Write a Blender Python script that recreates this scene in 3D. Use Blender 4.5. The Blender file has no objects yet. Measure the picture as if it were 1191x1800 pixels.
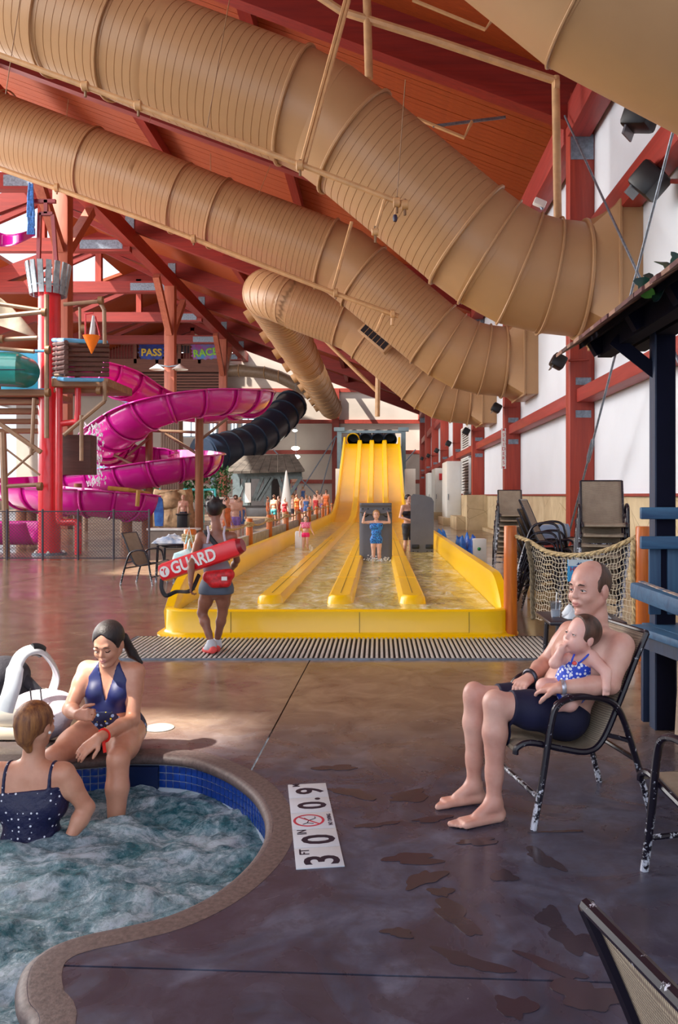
import bpy, bmesh, math, random
import numpy as np
from mathutils import Vector as V, Matrix, Euler, noise
rnd = random.Random(7)
sc = bpy.context.scene
C = sc.collection
PI = math.pi
F = 1470.0            # focal length in pixels of the 1191x1800 frame
CH = 1.5              # camera height
# ---------------------------------------------------------------- camera
cd = bpy.data.cameras.new('camera'); cam = bpy.data.objects.new('camera', cd); C.objects.link(cam)
cam.location = (0, 0, CH); cam.rotation_euler = (PI/2, 0, 0)
cd.sensor_fit = 'VERTICAL'; cd.sensor_height = 36; cd.sensor_width = 24
cd.lens = F/1800*36; cd.shift_x = -69.5/1800; cd.shift_y = -30/1800
cd.clip_start = .05; cd.clip_end = 400
sc.camera = cam
# ---------------------------------------------------------------- world, sun, lights, exposure
wd = bpy.data.worlds.new('sky'); sc.world = wd; wd.use_nodes = True
bg = wd.node_tree.nodes['Background']; bg.inputs[0].default_value = (.80, .88, 1.0, 1); bg.inputs[1].default_value = 1.25
sl = bpy.data.lights.new('sun', 'SUN'); so = bpy.data.objects.new('sun', sl); C.objects.link(so)
sl.energy = 15.0; sl.angle = .02; sl.color = (1, .93, .82)
SUN = V((-.56, -.25, .82)).normalized()
so.rotation_euler = SUN.to_track_quat('Z', 'Y').to_euler()
def area(name, loc, aim, sx, sy, e, col):
    l = bpy.data.lights.new(name, 'AREA'); l.shape = 'RECTANGLE'; l.size = sx; l.size_y = sy; l.energy = e; l.color = col
    o = bpy.data.objects.new(name, l); C.objects.link(o); o.location = loc
    o.rotation_euler = (V(loc)-V(aim)).to_track_quat('Z', 'Y').to_euler(); return o
# daylight of the glazed side wall on the left, then three added fill lights
area('window_daylight', (-30, 34, 10), (2, 40, 4), 44, 12, 12500, (1, .96, .92))
area('window_daylight', (-13, 12, 11), (0, 14, 1), 14, 7, 1150, (1, .95, .90))  # added fill in mid-air below the roof, not at an opening
area('window_daylight', (-5, -7, 6), (0, 12, 4), 16, 8, 260, (.82, .88, 1))  # added near fill behind the camera, no glazing built there
area('hall_lamps', (-4, 60, 11.5), (-4, 66, 0), 14, 30, 1100, (1, .93, .84))  # added warm fill for the far hall, no lamps hang here
sc.view_settings.view_transform = 'Standard'; sc.view_settings.look = 'None'
sc.view_settings.gamma = 1; sc.view_settings.use_curve_mapping = False
sc.view_settings.exposure = 0.32
# ---------------------------------------------------------------- helpers
def W(px, py, d): return V(((px-665)*d/F, d, CH+(870-py)*d/F))
def G(px, py, z=0.0): d = F*(CH-z)/(py-870); return V(((px-665)*d/F, d, z))
MX = {}
def tag(o, label=None, cat=None, group=None, kind=None):
    for k, v in (('label', label), ('category', cat), ('group', group), ('kind', kind)):
        if v: o[k] = v
    return o
def thing(name, label, cat, loc=(0, 0, 0), rz=0, group=None, kind=None):
    o = bpy.data.objects.new(name, None); C.objects.link(o); o.location = loc; o.rotation_euler = (0, 0, rz)
    o.empty_display_size = .1
    MX[o] = Matrix.Translation(V(loc)) @ Matrix.Rotation(rz, 4, 'Z')
    return tag(o, label, cat, group, kind)
def kids(o): return [c for c in list(o.children)]
def copy_tree(o, parent=None):
    c = o.copy(); C.objects.link(c); c.parent = parent
    if parent is not None: c.matrix_parent_inverse = o.matrix_parent_inverse
    for k in kids(o): copy_tree(k, c)
    return c
def dup(o, loc, rz=None, label=None, group=None, rot=None, scale=None):
    c = copy_tree(o); c.location = loc
    if rz is not None: c.rotation_euler = (0, 0, rz)
    if rot is not None: c.rotation_euler = rot
    if scale is not None: c.scale = (scale,)*3
    if label: c['label'] = label
    if group: c['group'] = group
    return c
def catmull(pts, n=6, closed=False):
    P = [V(p) for p in pts]; out = []
    m = len(P)
    rng = range(m) if closed else range(m-1)
    for i in rng:
        p0 = P[(i-1) % m] if (closed or i > 0) else P[0]*2-P[1]
        p1 = P[i]; p2 = P[(i+1) % m]
        p3 = P[(i+2) % m] if (closed or i+2 < m) else P[-1]*2-P[-2]
        for j in range(n):
            t = j/n
            out.append(.5*((2*p1)+(p2-p0)*t+(2*p0-5*p1+4*p2-p3)*t*t+(3*p1-p0-3*p2+p3)*t**3))
    if not closed: out.append(P[-1])
    return out
class MB:
    def __init__(s): s.v = []; s.f = []
    def add(s, vs, fs):
        b = len(s.v); s.v += [tuple(v) for v in vs]; s.f += [tuple(b+i for i in f) for f in fs]; return s
    def box(s, c, sz, R=None, bev=0):
        c = V(c); x, y, z = (q/2 for q in sz)
        if bev:
            bm = bmesh.new(); bmesh.ops.create_cube(bm, size=1)
            for v in bm.verts: v.co = V((v.co.x*sz[0], v.co.y*sz[1], v.co.z*sz[2]))
            bmesh.ops.bevel(bm, geom=bm.edges[:], offset=bev, segments=2, affect='EDGES', profile=.5)
            bm.verts.index_update()
            vs = [v.co.copy() for v in bm.verts]; fs = [[v.index for v in f.verts] for f in bm.faces]; bm.free()
        else:
            vs = [V((a, b, e)) for a in (-x, x) for b in (-y, y) for e in (-z, z)]
            fs = [(0, 1, 3, 2), (4, 6, 7, 5), (0, 4, 5, 1), (2, 3, 7, 6), (0, 2, 6, 4), (1, 5, 7, 3)]
        if R is not None: vs = [R @ v for v in vs]
        return s.add([v+c for v in vs], fs)
    def beam(s, a, b, w, h, up=(0, 0, 1), bev=0):
        a = V(a); b = V(b); d = b-a; L = d.length; d = d/L; up = V(up)
        if abs(d.dot(up)) > .98: up = V((0, 1, 0))
        x = d.cross(up).normalized(); z = x.cross(d)
        R = Matrix((x, d, z)).transposed()
        return s.box((a+b)/2, (w, L, h), R, bev)
    def tube(s, pts, r, seg=8, closed=False, caps=True, sx=1.0, up=None):
        P = [V(p) for p in pts]; n = len(P)
        rr = r if isinstance(r, (list, tuple)) else [r]*n
        b0 = len(s.v); nrm = None
        for i in range(n):
            if closed: t = P[(i+1) % n]-P[(i-1) % n]
            else: t = P[min(i+1, n-1)]-P[max(i-1, 0)]
            t = t.normalized() if t.length > 1e-9 else V((0, 0, 1))
            if nrm is None:
                u = V(up) if up else V((0, 0, 1))
                if abs(t.dot(u)) > .95: u = V((1, 0, 0))
                nrm = (u-t*t.dot(u)).normalized()
            else:
                q = nrm-t*t.dot(nrm); nrm = q.normalized() if q.length > 1e-6 else nrm
            bi = t.cross(nrm)
            for k in range(seg):
                a = 2*PI*k/seg
                s.v.append(tuple(P[i]+nrm*(math.cos(a)*rr[i])+bi*(math.sin(a)*rr[i]*sx)))
        for i in range(n if closed else n-1):
            j = (i+1) % n
            for k in range(seg):
                l = (k+1) % seg
                s.f.append((b0+i*seg+k, b0+i*seg+l, b0+j*seg+l, b0+j*seg+k))
        if caps and not closed:
            s.f.append(tuple(b0+k for k in reversed(range(seg)))); s.f.append(tuple(b0+(n-1)*seg+k for k in range(seg)))
        return s
    def lathe(s, prof, c=(0, 0, 0), seg=20, R=None, caps=True):
        c = V(c); b0 = len(s.v); n = len(prof)
        for r, z in prof:
            for k in range(seg):
                a = 2*PI*k/seg; v = V((r*math.cos(a), r*math.sin(a), z))
                if R is not None: v = R @ v
                s.v.append(tuple(v+c))
        for i in range(n-1):
            for k in range(seg):
                l = (k+1) % seg
                s.f.append((b0+i*seg+k, b0+i*seg+l, b0+(i+1)*seg+l, b0+(i+1)*seg+k))
        if caps:
            s.f.append(tuple(b0+k for k in reversed(range(seg)))); s.f.append(tuple(b0+(n-1)*seg+k for k in range(seg)))
        return s
    def prism(s, poly, off):
        n = len(poly); off = V(off); P = [V(p) for p in poly]
        fs = [tuple(range(n)), tuple(reversed(range(n, 2*n)))]
        fs += [(i, i+n, (i+1) % n+n, (i+1) % n) for i in range(n)]
        return s.add(P+[p+off for p in P], fs)
    def grid(s, f, nu, nv, closed_u=False):
        b0 = len(s.v)
        for i in range(nu):
            for j in range(nv): s.v.append(tuple(f(i/(nu-1), j/(nv-1))))
        for i in range(nu-1):
            for j in range(nv-1):
                s.f.append((b0+i*nv+j, b0+(i+1)*nv+j, b0+(i+1)*nv+j+1, b0+i*nv+j+1))
        return s
    def sphere(s, c, r, sc_=(1, 1, 1), seg=12, rings=8, R=None):
        prof = [(max(1e-4, math.sin(PI*i/rings))*r, -math.cos(PI*i/rings)*r) for i in range(rings+1)]
        b0 = len(s.v); s.lathe(prof, (0, 0, 0), seg, None, False)
        for i in range(b0, len(s.v)):
            v = V((s.v[i][0]*sc_[0], s.v[i][1]*sc_[1], s.v[i][2]*sc_[2]))
            if R is not None: v = R @ v
            s.v[i] = tuple(v+V(c))
        return s
    def build(s, name, m, parent=None, smooth=True, ang=38, fix=True):
        me = bpy.data.meshes.new(name)
        vs = s.v
        if parent is not None and parent in MX:
            inv = MX[parent].inverted(); vs = [tuple(inv @ V(v)) for v in vs]
        me.from_pydata(vs, [], s.f)
        if fix:
            bm = bmesh.new(); bm.from_mesh(me); bmesh.ops.recalc_face_normals(bm, faces=bm.faces); bm.to_mesh(me); bm.free()
        me.materials.append(m)
        if smooth:
            me.polygons.foreach_set('use_smooth', [True]*len(me.polygons)); me.set_sharp_from_angle(angle=math.radians(ang))
        o = bpy.data.objects.new(name, me); C.objects.link(o)
        if parent is not None:
            o.parent = parent; MX[o] = MX.get(parent, Matrix())
        return o
def inst(src, name, parent, M_):
    o = bpy.data.objects.new(name, src.data); C.objects.link(o); o.parent = parent
    o.matrix_local = M_; return o
def struct(o): o['kind'] = 'structure'; return o
# ---------------------------------------------------------------- materials
def lin(h):
    h = h.lstrip('#'); c = [int(h[i:i+2], 16)/255 for i in (0, 2, 4)]
    return tuple(((x/12.92) if x <= .04045 else ((x+.055)/1.055)**2.4) for x in c)+(1,)
class NT:
    def __init__(s, name):
        s.m = bpy.data.materials.new(name); s.m.use_nodes = True; s.t = s.m.node_tree; s.n = s.t.nodes
        s.p = s.n['Principled BSDF']; s.out = s.n['Material Output']
    def N(s, ty, **kw):
        n = s.n.new(ty)
        for k, v in kw.items():
            if k in n.inputs: n.inputs[k].default_value = v
            else: setattr(n, k, v)
        return n
    def L(s, a, b): s.t.links.new(a, b)
    def co(s, scale=(1, 1, 1), kind='Object', rot=(0, 0, 0)):
        tc = s.N('ShaderNodeTexCoord'); mp = s.N('ShaderNodeMapping'); mp.inputs['Scale'].default_value = scale
        mp.inputs['Rotation'].default_value = rot
        s.L(tc.outputs[kind], mp.inputs['Vector']); return mp.outputs[0]
    def noise(s, scale, vec, detail=4, rough=.55, dist=0):
        n = s.N('ShaderNodeTexNoise'); n.inputs['Scale'].default_value = scale; n.inputs['Detail'].default_value = detail
        n.inputs['Roughness'].default_value = rough; n.inputs['Distortion'].default_value = dist; s.L(vec, n.inputs['Vector']); return n.outputs['Fac']
    def ramp(s, fac, stops, interp='LINEAR'):
        r = s.N('ShaderNodeValToRGB'); r.color_ramp.interpolation = interp; e = r.color_ramp.elements
        while len(e) < len(stops): e.new(.5)
        for q, (p, c) in zip(e, stops):
            q.position = p; q.color = c if isinstance(c, tuple) else ((c,)*3+(1,) if not isinstance(c, str) else lin(c))
        s.L(fac, r.inputs[0]); return r.outputs[0]
    def mix(s, fac, a, b, mode='MIX'):
        n = s.N('ShaderNodeMix'); n.data_type = 'RGBA'; n.blend_type = mode
        for sock, v in ((n.inputs[0], fac), (n.inputs[6], a), (n.inputs[7], b)):
            if isinstance(v, (int, float)): sock.default_value = v
            elif isinstance(v, tuple): sock.default_value = v
            elif isinstance(v, str): sock.default_value = lin(v)
            else: s.L(v, sock)
        return n.outputs[2]
    def math(s, op, a, b=0.0):
        n = s.N('ShaderNodeMath'); n.operation = op
        for i, v in enumerate((a, b)):
            if isinstance(v, (int, float)): n.inputs[i].default_value = v
            else: s.L(v, n.inputs[i])
        return n.outputs[0]
    def bump(s, h, strength=.3, dist=.01):
        b = s.N('ShaderNodeBump'); b.inputs['Strength'].default_value = strength; b.inputs['Distance'].default_value = dist
        s.L(h, b.inputs['Height']); s.L(b.outputs[0], s.p.inputs['Normal'])
def mat(name, col, rough=.5, metal=0, var=.12, vs=4, bump=0, bs=30, bd=.01, sss=0, coat=0, col2=None, emit=0, scale=(1, 1, 1), spec=None):
    t = NT(name); v = t.co(scale)
    n = t.noise(vs, v)
    c = lin(col); c2 = lin(col2) if col2 else tuple(q*(1-var) for q in c[:3])+(1,)
    hi = c if col2 else tuple(min(1, q*(1+var)) for q in c[:3])+(1,)
    t.L(t.ramp(n, [(.35, c2), (.65, hi)]), t.p.inputs['Base Color'])
    t.p.inputs['Roughness'].default_value = rough; t.p.inputs['Metallic'].default_value = metal
    if sss: t.p.inputs['Subsurface Weight'].default_value = sss; t.p.inputs['Subsurface Radius'].default_value = (.02, .008, .004)
    if coat: t.p.inputs['Coat Weight'].default_value = coat; t.p.inputs['Coat Roughness'].default_value = .1
    if emit: t.p.inputs['Emission Color'].default_value = c; t.p.inputs['Emission Strength'].default_value = emit
    if spec is not None: t.p.inputs['Specular IOR Level'].default_value = spec
    if bump: t.bump(t.noise(bs, v), bump, bd)
    return t.m
def wood(name, c1, c2, scale=(1, 1, 1), rough=.5, bump=.25, s=1.0):
    """grain runs along the axis with the small scale value"""
    t = NT(name); v = t.co(scale); n = t.noise(6*s, v, 8, .65, 1.2); n2 = t.noise(1.3*s, v, 3)
    a = t.ramp(n, [(.3, c2), (.7, c1)]); t.L(t.mix(t.ramp(n2, [(.3, .0), (.75, .45)]), a, c2), t.p.inputs['Base Color'])
    t.p.inputs['Roughness'].default_value = rough; t.bump(n, bump, .006); return t.m
def glass(name, col='#ffffff', rough=.02):
    t = NT(name); t.p.inputs['Base Color'].default_value = lin(col); t.p.inputs['Roughness'].default_value = rough
    t.p.inputs['Transmission Weight'].default_value = .95; t.p.inputs['IOR'].default_value = 1.3
    n = t.noise(8, t.co()); t.bump(n, .05, .002); return t.m
M = {}
M['red'] = wood('red_stained_timber', '#b0412c', '#85291f', (1, 1, .06), .5)
M['redx'] = wood('red_stained_timber_rafter', '#96271a', '#701712', (.06, 1, 1), .5)
M['redy'] = wood('red_stained_timber_girt', '#ac3a30', '#86281f', (1, .06, 1), .5)
M['deck'] = wood('orange_deck_board', '#b04d16', '#80320c', (.08, 3, 1), .55, .2, 2)
M['post'] = wood('red_brown_timber', '#b86a50', '#8f4a3a', (1, 1, .06), .5)  # red timber paler with the left side's bright haze put into the colour
M['wallw'] = mat('painted_wall', '#dbe3ec', .7, var=.03, vs=.6, bump=.1, bs=40)
M['backw'] = mat('insulated_panel', '#b9aea4', .7, var=.06, vs=.5)
M['cap'] = mat('red_trim', '#8e3428', .5)
M['stone'] = None
M['steel'] = mat('galvanised_steel', '#7c8794', .45, .6, var=.25, vs=12)
M['duct'] = mat('tan_duct_metal', '#b08a62', .40, .0, var=.04, vs=1.2, bump=.05, bs=3)
M['ductd'] = mat('brown_seam', '#7f5c3a', .5)
M['tanpipe'] = mat('tan_painted_pipe', '#c79d6e', .45)
M['black'] = mat('black_metal', '#101218', .4)
M['yel'] = mat('yellow_fibreglass', '#fbc800', .28, var=.04, vs=.8, coat=.15)
M['magenta'] = mat('magenta_fibreglass', '#cf1f9a', .2, var=.06, vs=.7, coat=.5)
M['darkblue'] = mat('navy_plastic_tube', '#1e2c40', .4)
M['redp'] = mat('red_painted_steel', '#d3202c', .28, var=.06, coat=.3)
M['tan'] = mat('tan_pole', '#8e7159', .5, var=.15)
M['logpole'] = wood('brown_log_pole', '#a5693c', '#7a4526', (1, 1, .08), .5)
M['orangepost'] = wood('varnished_orange_post', '#d8770f', '#a84d0a', (1, 1, .08), .35, .2, 2)
M['white'] = mat('white_paint', '#e4e6e4', .5, var=.03)
M['grey'] = mat('grey_foam', '#62646c', .55, var=.06)
def stone():
    t = NT('beige_stone_panel'); v = t.co(); n = t.noise(1.5, v, 6); vo = t.N('ShaderNodeTexVoronoi'); vo.feature = 'DISTANCE_TO_EDGE'; vo.inputs['Scale'].default_value = .9
    t.L(v, vo.inputs['Vector']); a = t.ramp(n, [(.3, '#b5a27e'), (.7, '#d6c6a2')])
    t.L(t.mix(t.ramp(vo.outputs[0], [(0, .7), (.012, 0.0)]), a, '#8a7454'), t.p.inputs['Base Color']); t.p.inputs['Roughness'].default_value = .6
    t.bump(n, .2, .01); return t.m
M['stone'] = stone()
def floor_mat():
    t = NT('stained_wet_concrete'); v = t.co()
    big = t.noise(.55, v, 4, .6, .6); mid = t.noise(3.2, v, 6, .62, .8); fine = t.noise(28, v, 4, .7); st = t.noise(1.7, v, 5, .6, 1.4)
    a = t.ramp(mid, [(.28, '#2a2e42'), (.5, '#484c62'), (.72, '#676b80')])
    a = t.mix(t.ramp(st, [(.46, 0.0), (.54, .55)]), a, '#40343f'); spk = t.noise(11, v, 6, .7, .4); a = t.mix(t.ramp(spk, [(.40, .55), (.52, 0.0)]), a, '#3c3844')
    a = t.mix(t.math('MULTIPLY', fine, .35), a, '#3a3840')
    # brown stained concrete up the hall; dim bluish foreground light painted into the near colour
    sx = t.N('ShaderNodeSeparateXYZ'); t.L(v, sx.inputs[0])
    far = t.ramp(t.math('MULTIPLY', t.math('ADD', sx.outputs['Y'], t.math('MULTIPLY', big, 1.4)), .1), [(.50, 0.0), (.68, 1.0)])
    a = t.mix(far, a, t.ramp(mid, [(.3, '#6d5747'), (.7, '#96806a')]))
    t.L(a, t.p.inputs['Base Color'])
    r0 = t.ramp(st, [(.42, .46), (.58, .2)]); r1 = t.ramp(big, [(.35, .13), (.65, .26)])
    t.L(t.mix(far, r0, r1), t.p.inputs['Roughness'])
    t.bump(t.math('ADD', t.math('MULTIPLY', fine, .5), mid), .12, .006)
    return t.m
M['floor'] = floor_mat()
M['joint'] = mat('joint_sealant', '#5b3f38', .7)
M['coping'] = mat('exposed_aggregate_coping', '#5e504e', .55, var=.3, vs=50, bump=.4, bs=90, bd=.003)
# ---------------------------------------------------------------- numpy signed-distance bodies
def smin(a, b, k):
    h = np.clip(.5+.5*(b-a)/k, 0, 1); return b+(a-b)*h-k*h*(1-h)
class Body:
    """one continuous surface from tapered capsules and ellipsoids blended smoothly"""
    def __init__(s, res=.008): s.p = []; s.res = res; s.D = None
    def cone(s, a, b, r1, r2=None, k=.02, sub=False):
        s.p.append(('c', np.array(a, 'f4'), np.array(b, 'f4'), r1, r2 if r2 is not None else r1, k, sub)); return s
    def ell(s, c, r, R=None, k=.02, sub=False):
        s.p.append(('e', np.array(c, 'f4'), np.array(r, 'f4'), np.array(R if R is not None else Matrix.Identity(3), 'f4'), 0, k, sub)); return s
    def chain(s, pts, rad, k=.02):
        for i in range(len(pts)-1): s.cone(pts[i], pts[i+1], rad[i], rad[i+1], k)
        return s
    def bounds(s, p):
        if p[0] == 'c':
            r = max(p[3], p[4]); return np.minimum(p[1], p[2])-r, np.maximum(p[1], p[2])+r
        r = p[2].max(); return p[1]-r, p[1]+r
    def solve(s):
        lo = np.min([s.bounds(p)[0] for p in s.p if not p[6]], 0)-.03; hi = np.max([s.bounds(p)[1] for p in s.p if not p[6]], 0)+.03
        h = s.res; s.lo = lo; n = np.ceil((hi-lo)/h).astype(int)+1
        D = np.full(n, 9.0, 'f4'); s.ax = [lo[i]+h*np.arange(n[i], dtype='f4') for i in range(3)]
        for p in s.p:
            a, b = s.bounds(p); m = p[5]*1.5+3*h
            i0 = np.maximum(((a-m-lo)/h).astype(int), 0); i1 = np.minimum(((b+m-lo)/h).astype(int)+2, n)
            if (i1 <= i0).any(): continue
            sl_ = tuple(slice(i0[i], i1[i]) for i in range(3))
            X = s.ax[0][sl_[0]][:, None, None]; Y = s.ax[1][sl_[1]][None, :, None]; Z = s.ax[2][sl_[2]][None, None, :]
            if p[0] == 'c':
                A, B = p[1], p[2]; d = B-A; L = float(d @ d)+1e-12
                t = np.clip(((X-A[0])*d[0]+(Y-A[1])*d[1]+(Z-A[2])*d[2])/L, 0, 1)
                q = np.sqrt((X-A[0]-t*d[0])**2+(Y-A[1]-t*d[1])**2+(Z-A[2]-t*d[2])**2)-(p[3]+(p[4]-p[3])*t)
            else:
                R = p[3]; x = X-p[1][0]; y = Y-p[1][1]; z = Z-p[1][2]; r = p[2]
                u = [(R[0][i]*x+R[1][i]*y+R[2][i]*z) for i in range(3)]
                k0 = np.sqrt((u[0]/r[0])**2+(u[1]/r[1])**2+(u[2]/r[2])**2)+1e-9
                k1 = np.sqrt((u[0]/r[0]**2)**2+(u[1]/r[1]**2)**2+(u[2]/r[2]**2)**2)+1e-9
                q = k0*(k0-1)/k1
            if p[6]: D[sl_] = -smin(-D[sl_], q, p[5])
            else: D[sl_] = smin(D[sl_], q, p[5])
        s.D = D; return s
    def mesh(s, name, m, parent, off=0.0, region=None, shell=None):
        if s.D is None: s.solve()
        D = s.D-off
        if region is not None:
            X = s.ax[0][:, None, None]; Y = s.ax[1][None, :, None]; Z = s.ax[2][None, None, :]
            D = np.maximum(D, np.clip(region(X, Y, Z), -9, 9).astype('f4'))
            D = np.maximum(D, -(s.D+.016))
        D = D.copy(); D[0] = D[-1] = 9; D[:, 0] = D[:, -1] = 9; D[:, :, 0] = D[:, :, -1] = 9
        D = np.clip(D, -.05, .05)
        ins = D < 0
        n = np.array(D.shape)
        cs = ins[:-1, :-1, :-1].astype('i1')
        tot = sum(ins[a:n[0]-1+a, b:n[1]-1+b, c:n[2]-1+c].astype('i1') for a in (0, 1) for b in (0, 1) for c in (0, 1))
        act = np.argwhere((tot > 0) & (tot < 8))
        if len(act) == 0: return None
        idx = np.full(n-1, -1, 'i4'); idx[act[:, 0], act[:, 1], act[:, 2]] = np.arange(len(act))
        cor = [(a, b, c) for a in (0, 1) for b in (0, 1) for c in (0, 1)]
        val = {q: D[act[:, 0]+q[0], act[:, 1]+q[1], act[:, 2]+q[2]] for q in cor}
        acc = np.zeros((len(act), 3), 'f4'); cnt = np.zeros(len(act), 'f4')
        for q in cor:
            for ax in range(3):
                if q[ax] == 0:
                    w = list(q); w[ax] = 1; w = tuple(w); a = val[q]; b = val[w]; msk = (a < 0) != (b < 0)
                    t = np.where(msk, a/np.where(a-b == 0, 1, a-b), 0)
                    pt = np.tile(np.array(q, 'f4'), (len(act), 1)); pt[:, ax] = t
                    acc += pt*msk[:, None]; cnt += msk
        vs = (act+acc/cnt[:, None])*s.res+s.lo
        faces = []
        for ax in range(3):
            o1, o2 = [(1, 2), (2, 0), (0, 1)][ax]
            a = ins.take(range(0, n[ax]-1), ax); b = ins.take(range(1, n[ax]), ax)
            e = np.argwhere(a != b); ok = (e[:, o1] > 0) & (e[:, o2] > 0) & (e[:, o1] < n[o1]-1) & (e[:, o2] < n[o2]-1); e = e[ok]
            flip = a[e[:, 0], e[:, 1], e[:, 2]]
            def at(d1, d2):
                q = e.copy(); q[:, o1] -= d1; q[:, o2] -= d2; return idx[q[:, 0], q[:, 1], q[:, 2]]
            A, B, C_, D_ = at(1, 1), at(0, 1), at(0, 0), at(1, 0)
            f = np.stack([A, B, C_, D_], 1); f[~flip] = f[~flip][:, ::-1]; faces.append(f)
        fs = np.concatenate(faces)
        if parent is not None and parent in MX:
            inv = np.array(MX[parent].inverted()); vs = vs @ inv[:3, :3].T+inv[:3, 3]
        me = bpy.data.meshes.new(name); me.vertices.add(len(vs)); me.vertices.foreach_set('co', vs.astype('f4').ravel())
        me.loops.add(fs.size); me.loops.foreach_set('vertex_index', fs.astype('i4').ravel())
        me.polygons.add(len(fs)); me.polygons.foreach_set('loop_start', np.arange(0, fs.size, 4, dtype='i4'))
        me.update(calc_edges=True); me.validate()
        me.polygons.foreach_set('use_smooth', [True]*len(me.polygons)); me.materials.append(m)
        o = bpy.data.objects.new(name, me); C.objects.link(o)
        if parent is not None: o.parent = parent; MX[o] = MX.get(parent, Matrix())
        return o
def text_mesh(name, s, m, parent, origin, xdir, ydir, size, thick=.002, align='CENTER', bold=0, squash=1.0):
    cu = bpy.data.curves.new(name, 'FONT'); cu.body = s; cu.size = size; cu.extrude = thick; cu.align_x = align; cu.align_y = 'CENTER'; cu.offset = bold
    cu.resolution_u = 3
    o = bpy.data.objects.new(name, cu); C.objects.link(o)
    dg = bpy.context.evaluated_depsgraph_get(); me = bpy.data.meshes.new_from_object(o.evaluated_get(dg))
    bpy.data.objects.remove(o); bpy.data.curves.remove(cu)
    x = V(xdir).normalized(); y = V(ydir); y = (y-x*x.dot(y)).normalized(); z = x.cross(y)
    T = Matrix.Translation(V(origin)) @ Matrix((x, y, z)).transposed().to_4x4() @ Matrix.Diagonal((squash, 1, 1, 1))
    if parent is not None and parent in MX: T = MX[parent].inverted() @ T
    me.transform(T); me.materials.clear(); me.materials.append(m)
    q = bpy.data.objects.new(name, me); C.objects.link(q)
    if parent is not None: q.parent = parent; MX[q] = MX.get(parent, Matrix())
    return q
# ================================================================ the setting
FR = [18.4+9.57*k for k in range(-2, 8)]          # roof frames
XW = 4.75; BACK = 88.0
def zr(x): return 10.55+.37*(4.75-x) if x > -19 else 10.55+.37*(23.75)-.37*(-19-x)
def roofhit(x, y):
    t = (10.55+.37*(4.75-x))/(SUN.z+.37*SUN.x); return V((x+SUN.x*t, y+SUN.y*t, SUN.z*t))
# ---- pool outline at floor level (inner edge of the coping)
pool_px = [(-60, 1338), (40, 1336), (150, 1332), (240, 1325), (330, 1330), (398, 1353), (447, 1385), (472, 1420), (479, 1455),
           (466, 1492), (432, 1533), (375, 1576), (300, 1611), (220, 1631), (150, 1646), (98, 1664), (62, 1690), (48, 1722), (50, 1760), (66, 1812)]
pool = [G(*p) for p in pool_px]
pool = [V((-4.2, 4.74, 0))]+[V((-3.3, 4.75, 0))]+pool[1:]+[V((-.93, 1.9, 0)), V((-1.05, 1.3, 0)), V((-1.9, .9, 0)), V((-4.2, .9, 0))]
pool_s = catmull(pool[:-2], 5)+[pool[-2], pool[-1]]
NPOOL = len(catmull(pool[:-2], 5))
# floor slabs with real joints, over a bed
def build_floor():
    bm = bmesh.new()
    outer = [(-40, -8), (5.2, -8), (5.2, 92), (-40, 92)]
    from mathutils.geometry import tessellate_polygon
    ol = [V((x, y, 0)) for x, y in outer]; il = [V((p.x, p.y, 0)) for p in pool_s]
    al = [bm.verts.new(p) for p in ol+il]
    for t in tessellate_polygon([ol, il]):
        try: bm.faces.new([al[i] for i in t])
        except ValueError: pass
    a = G(542, 1165); b = G(478, 1285); dv = (b-a).normalized(); nv = V((dv.y, -dv.x, 0))
    a2 = G(478, 1285); b2 = G(365, 1335); d2 = (b2-a2).normalized(); n2 = V((d2.y, -d2.x, 0))
    c2 = G(100, 1697); e2 = G(1100, 1728); d3 = (e2-c2).normalized(); n3 = V((d3.y, -d3.x, 0))
    J = [(c2, n3), (V((-1.02, 0, 0)), V((1, 0, 0))), (V((0, 10.6, 0)), V((0, 1, 0))), (V((-6.2, 0, 0)), V((1, 0, 0))), (V((0, 16, 0)), V((0, 1, 0)))]
    J[1] = (a, nv)
    w = .005
    for co, no in J:
        for s_ in (-w, w):
            bmesh.ops.bisect_plane(bm, geom=bm.verts[:]+bm.edges[:]+bm.faces[:], plane_co=co+no*s_, plane_no=no)
    dele = [f for f in bm.faces if any(abs((f.calc_center_median()-co).dot(no)) < w*.9 for k, (co, no) in enumerate(J) if not (k == 1 and f.calc_center_median().y < 4.7))]
    bmesh.ops.delete(bm, geom=dele, context='FACES')
    r = bmesh.ops.extrude_face_region(bm, geom=bm.faces[:])
    vs = [g for g in r['geom'] if isinstance(g, bmesh.types.BMVert)]
    bmesh.ops.translate(bm, vec=(0, 0, -.03), verts=vs)
    bmesh.ops.recalc_face_normals(bm, faces=bm.faces)
    me = bpy.data.meshes.new('floor'); bm.to_mesh(me); bm.free(); me.materials.append(M['floor'])
    o = bpy.data.objects.new('floor', me); C.objects.link(o); struct(o); MX[o] = Matrix()
    return o
flo = build_floor()
bed = MB().box((4.2-20, 48.4, -.045), (60, 86, .05)); bed.box((3.2, 0, -.045), (6.9, 12, .05)); bed.build('joint_filler', M['joint'], flo, False)
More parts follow.
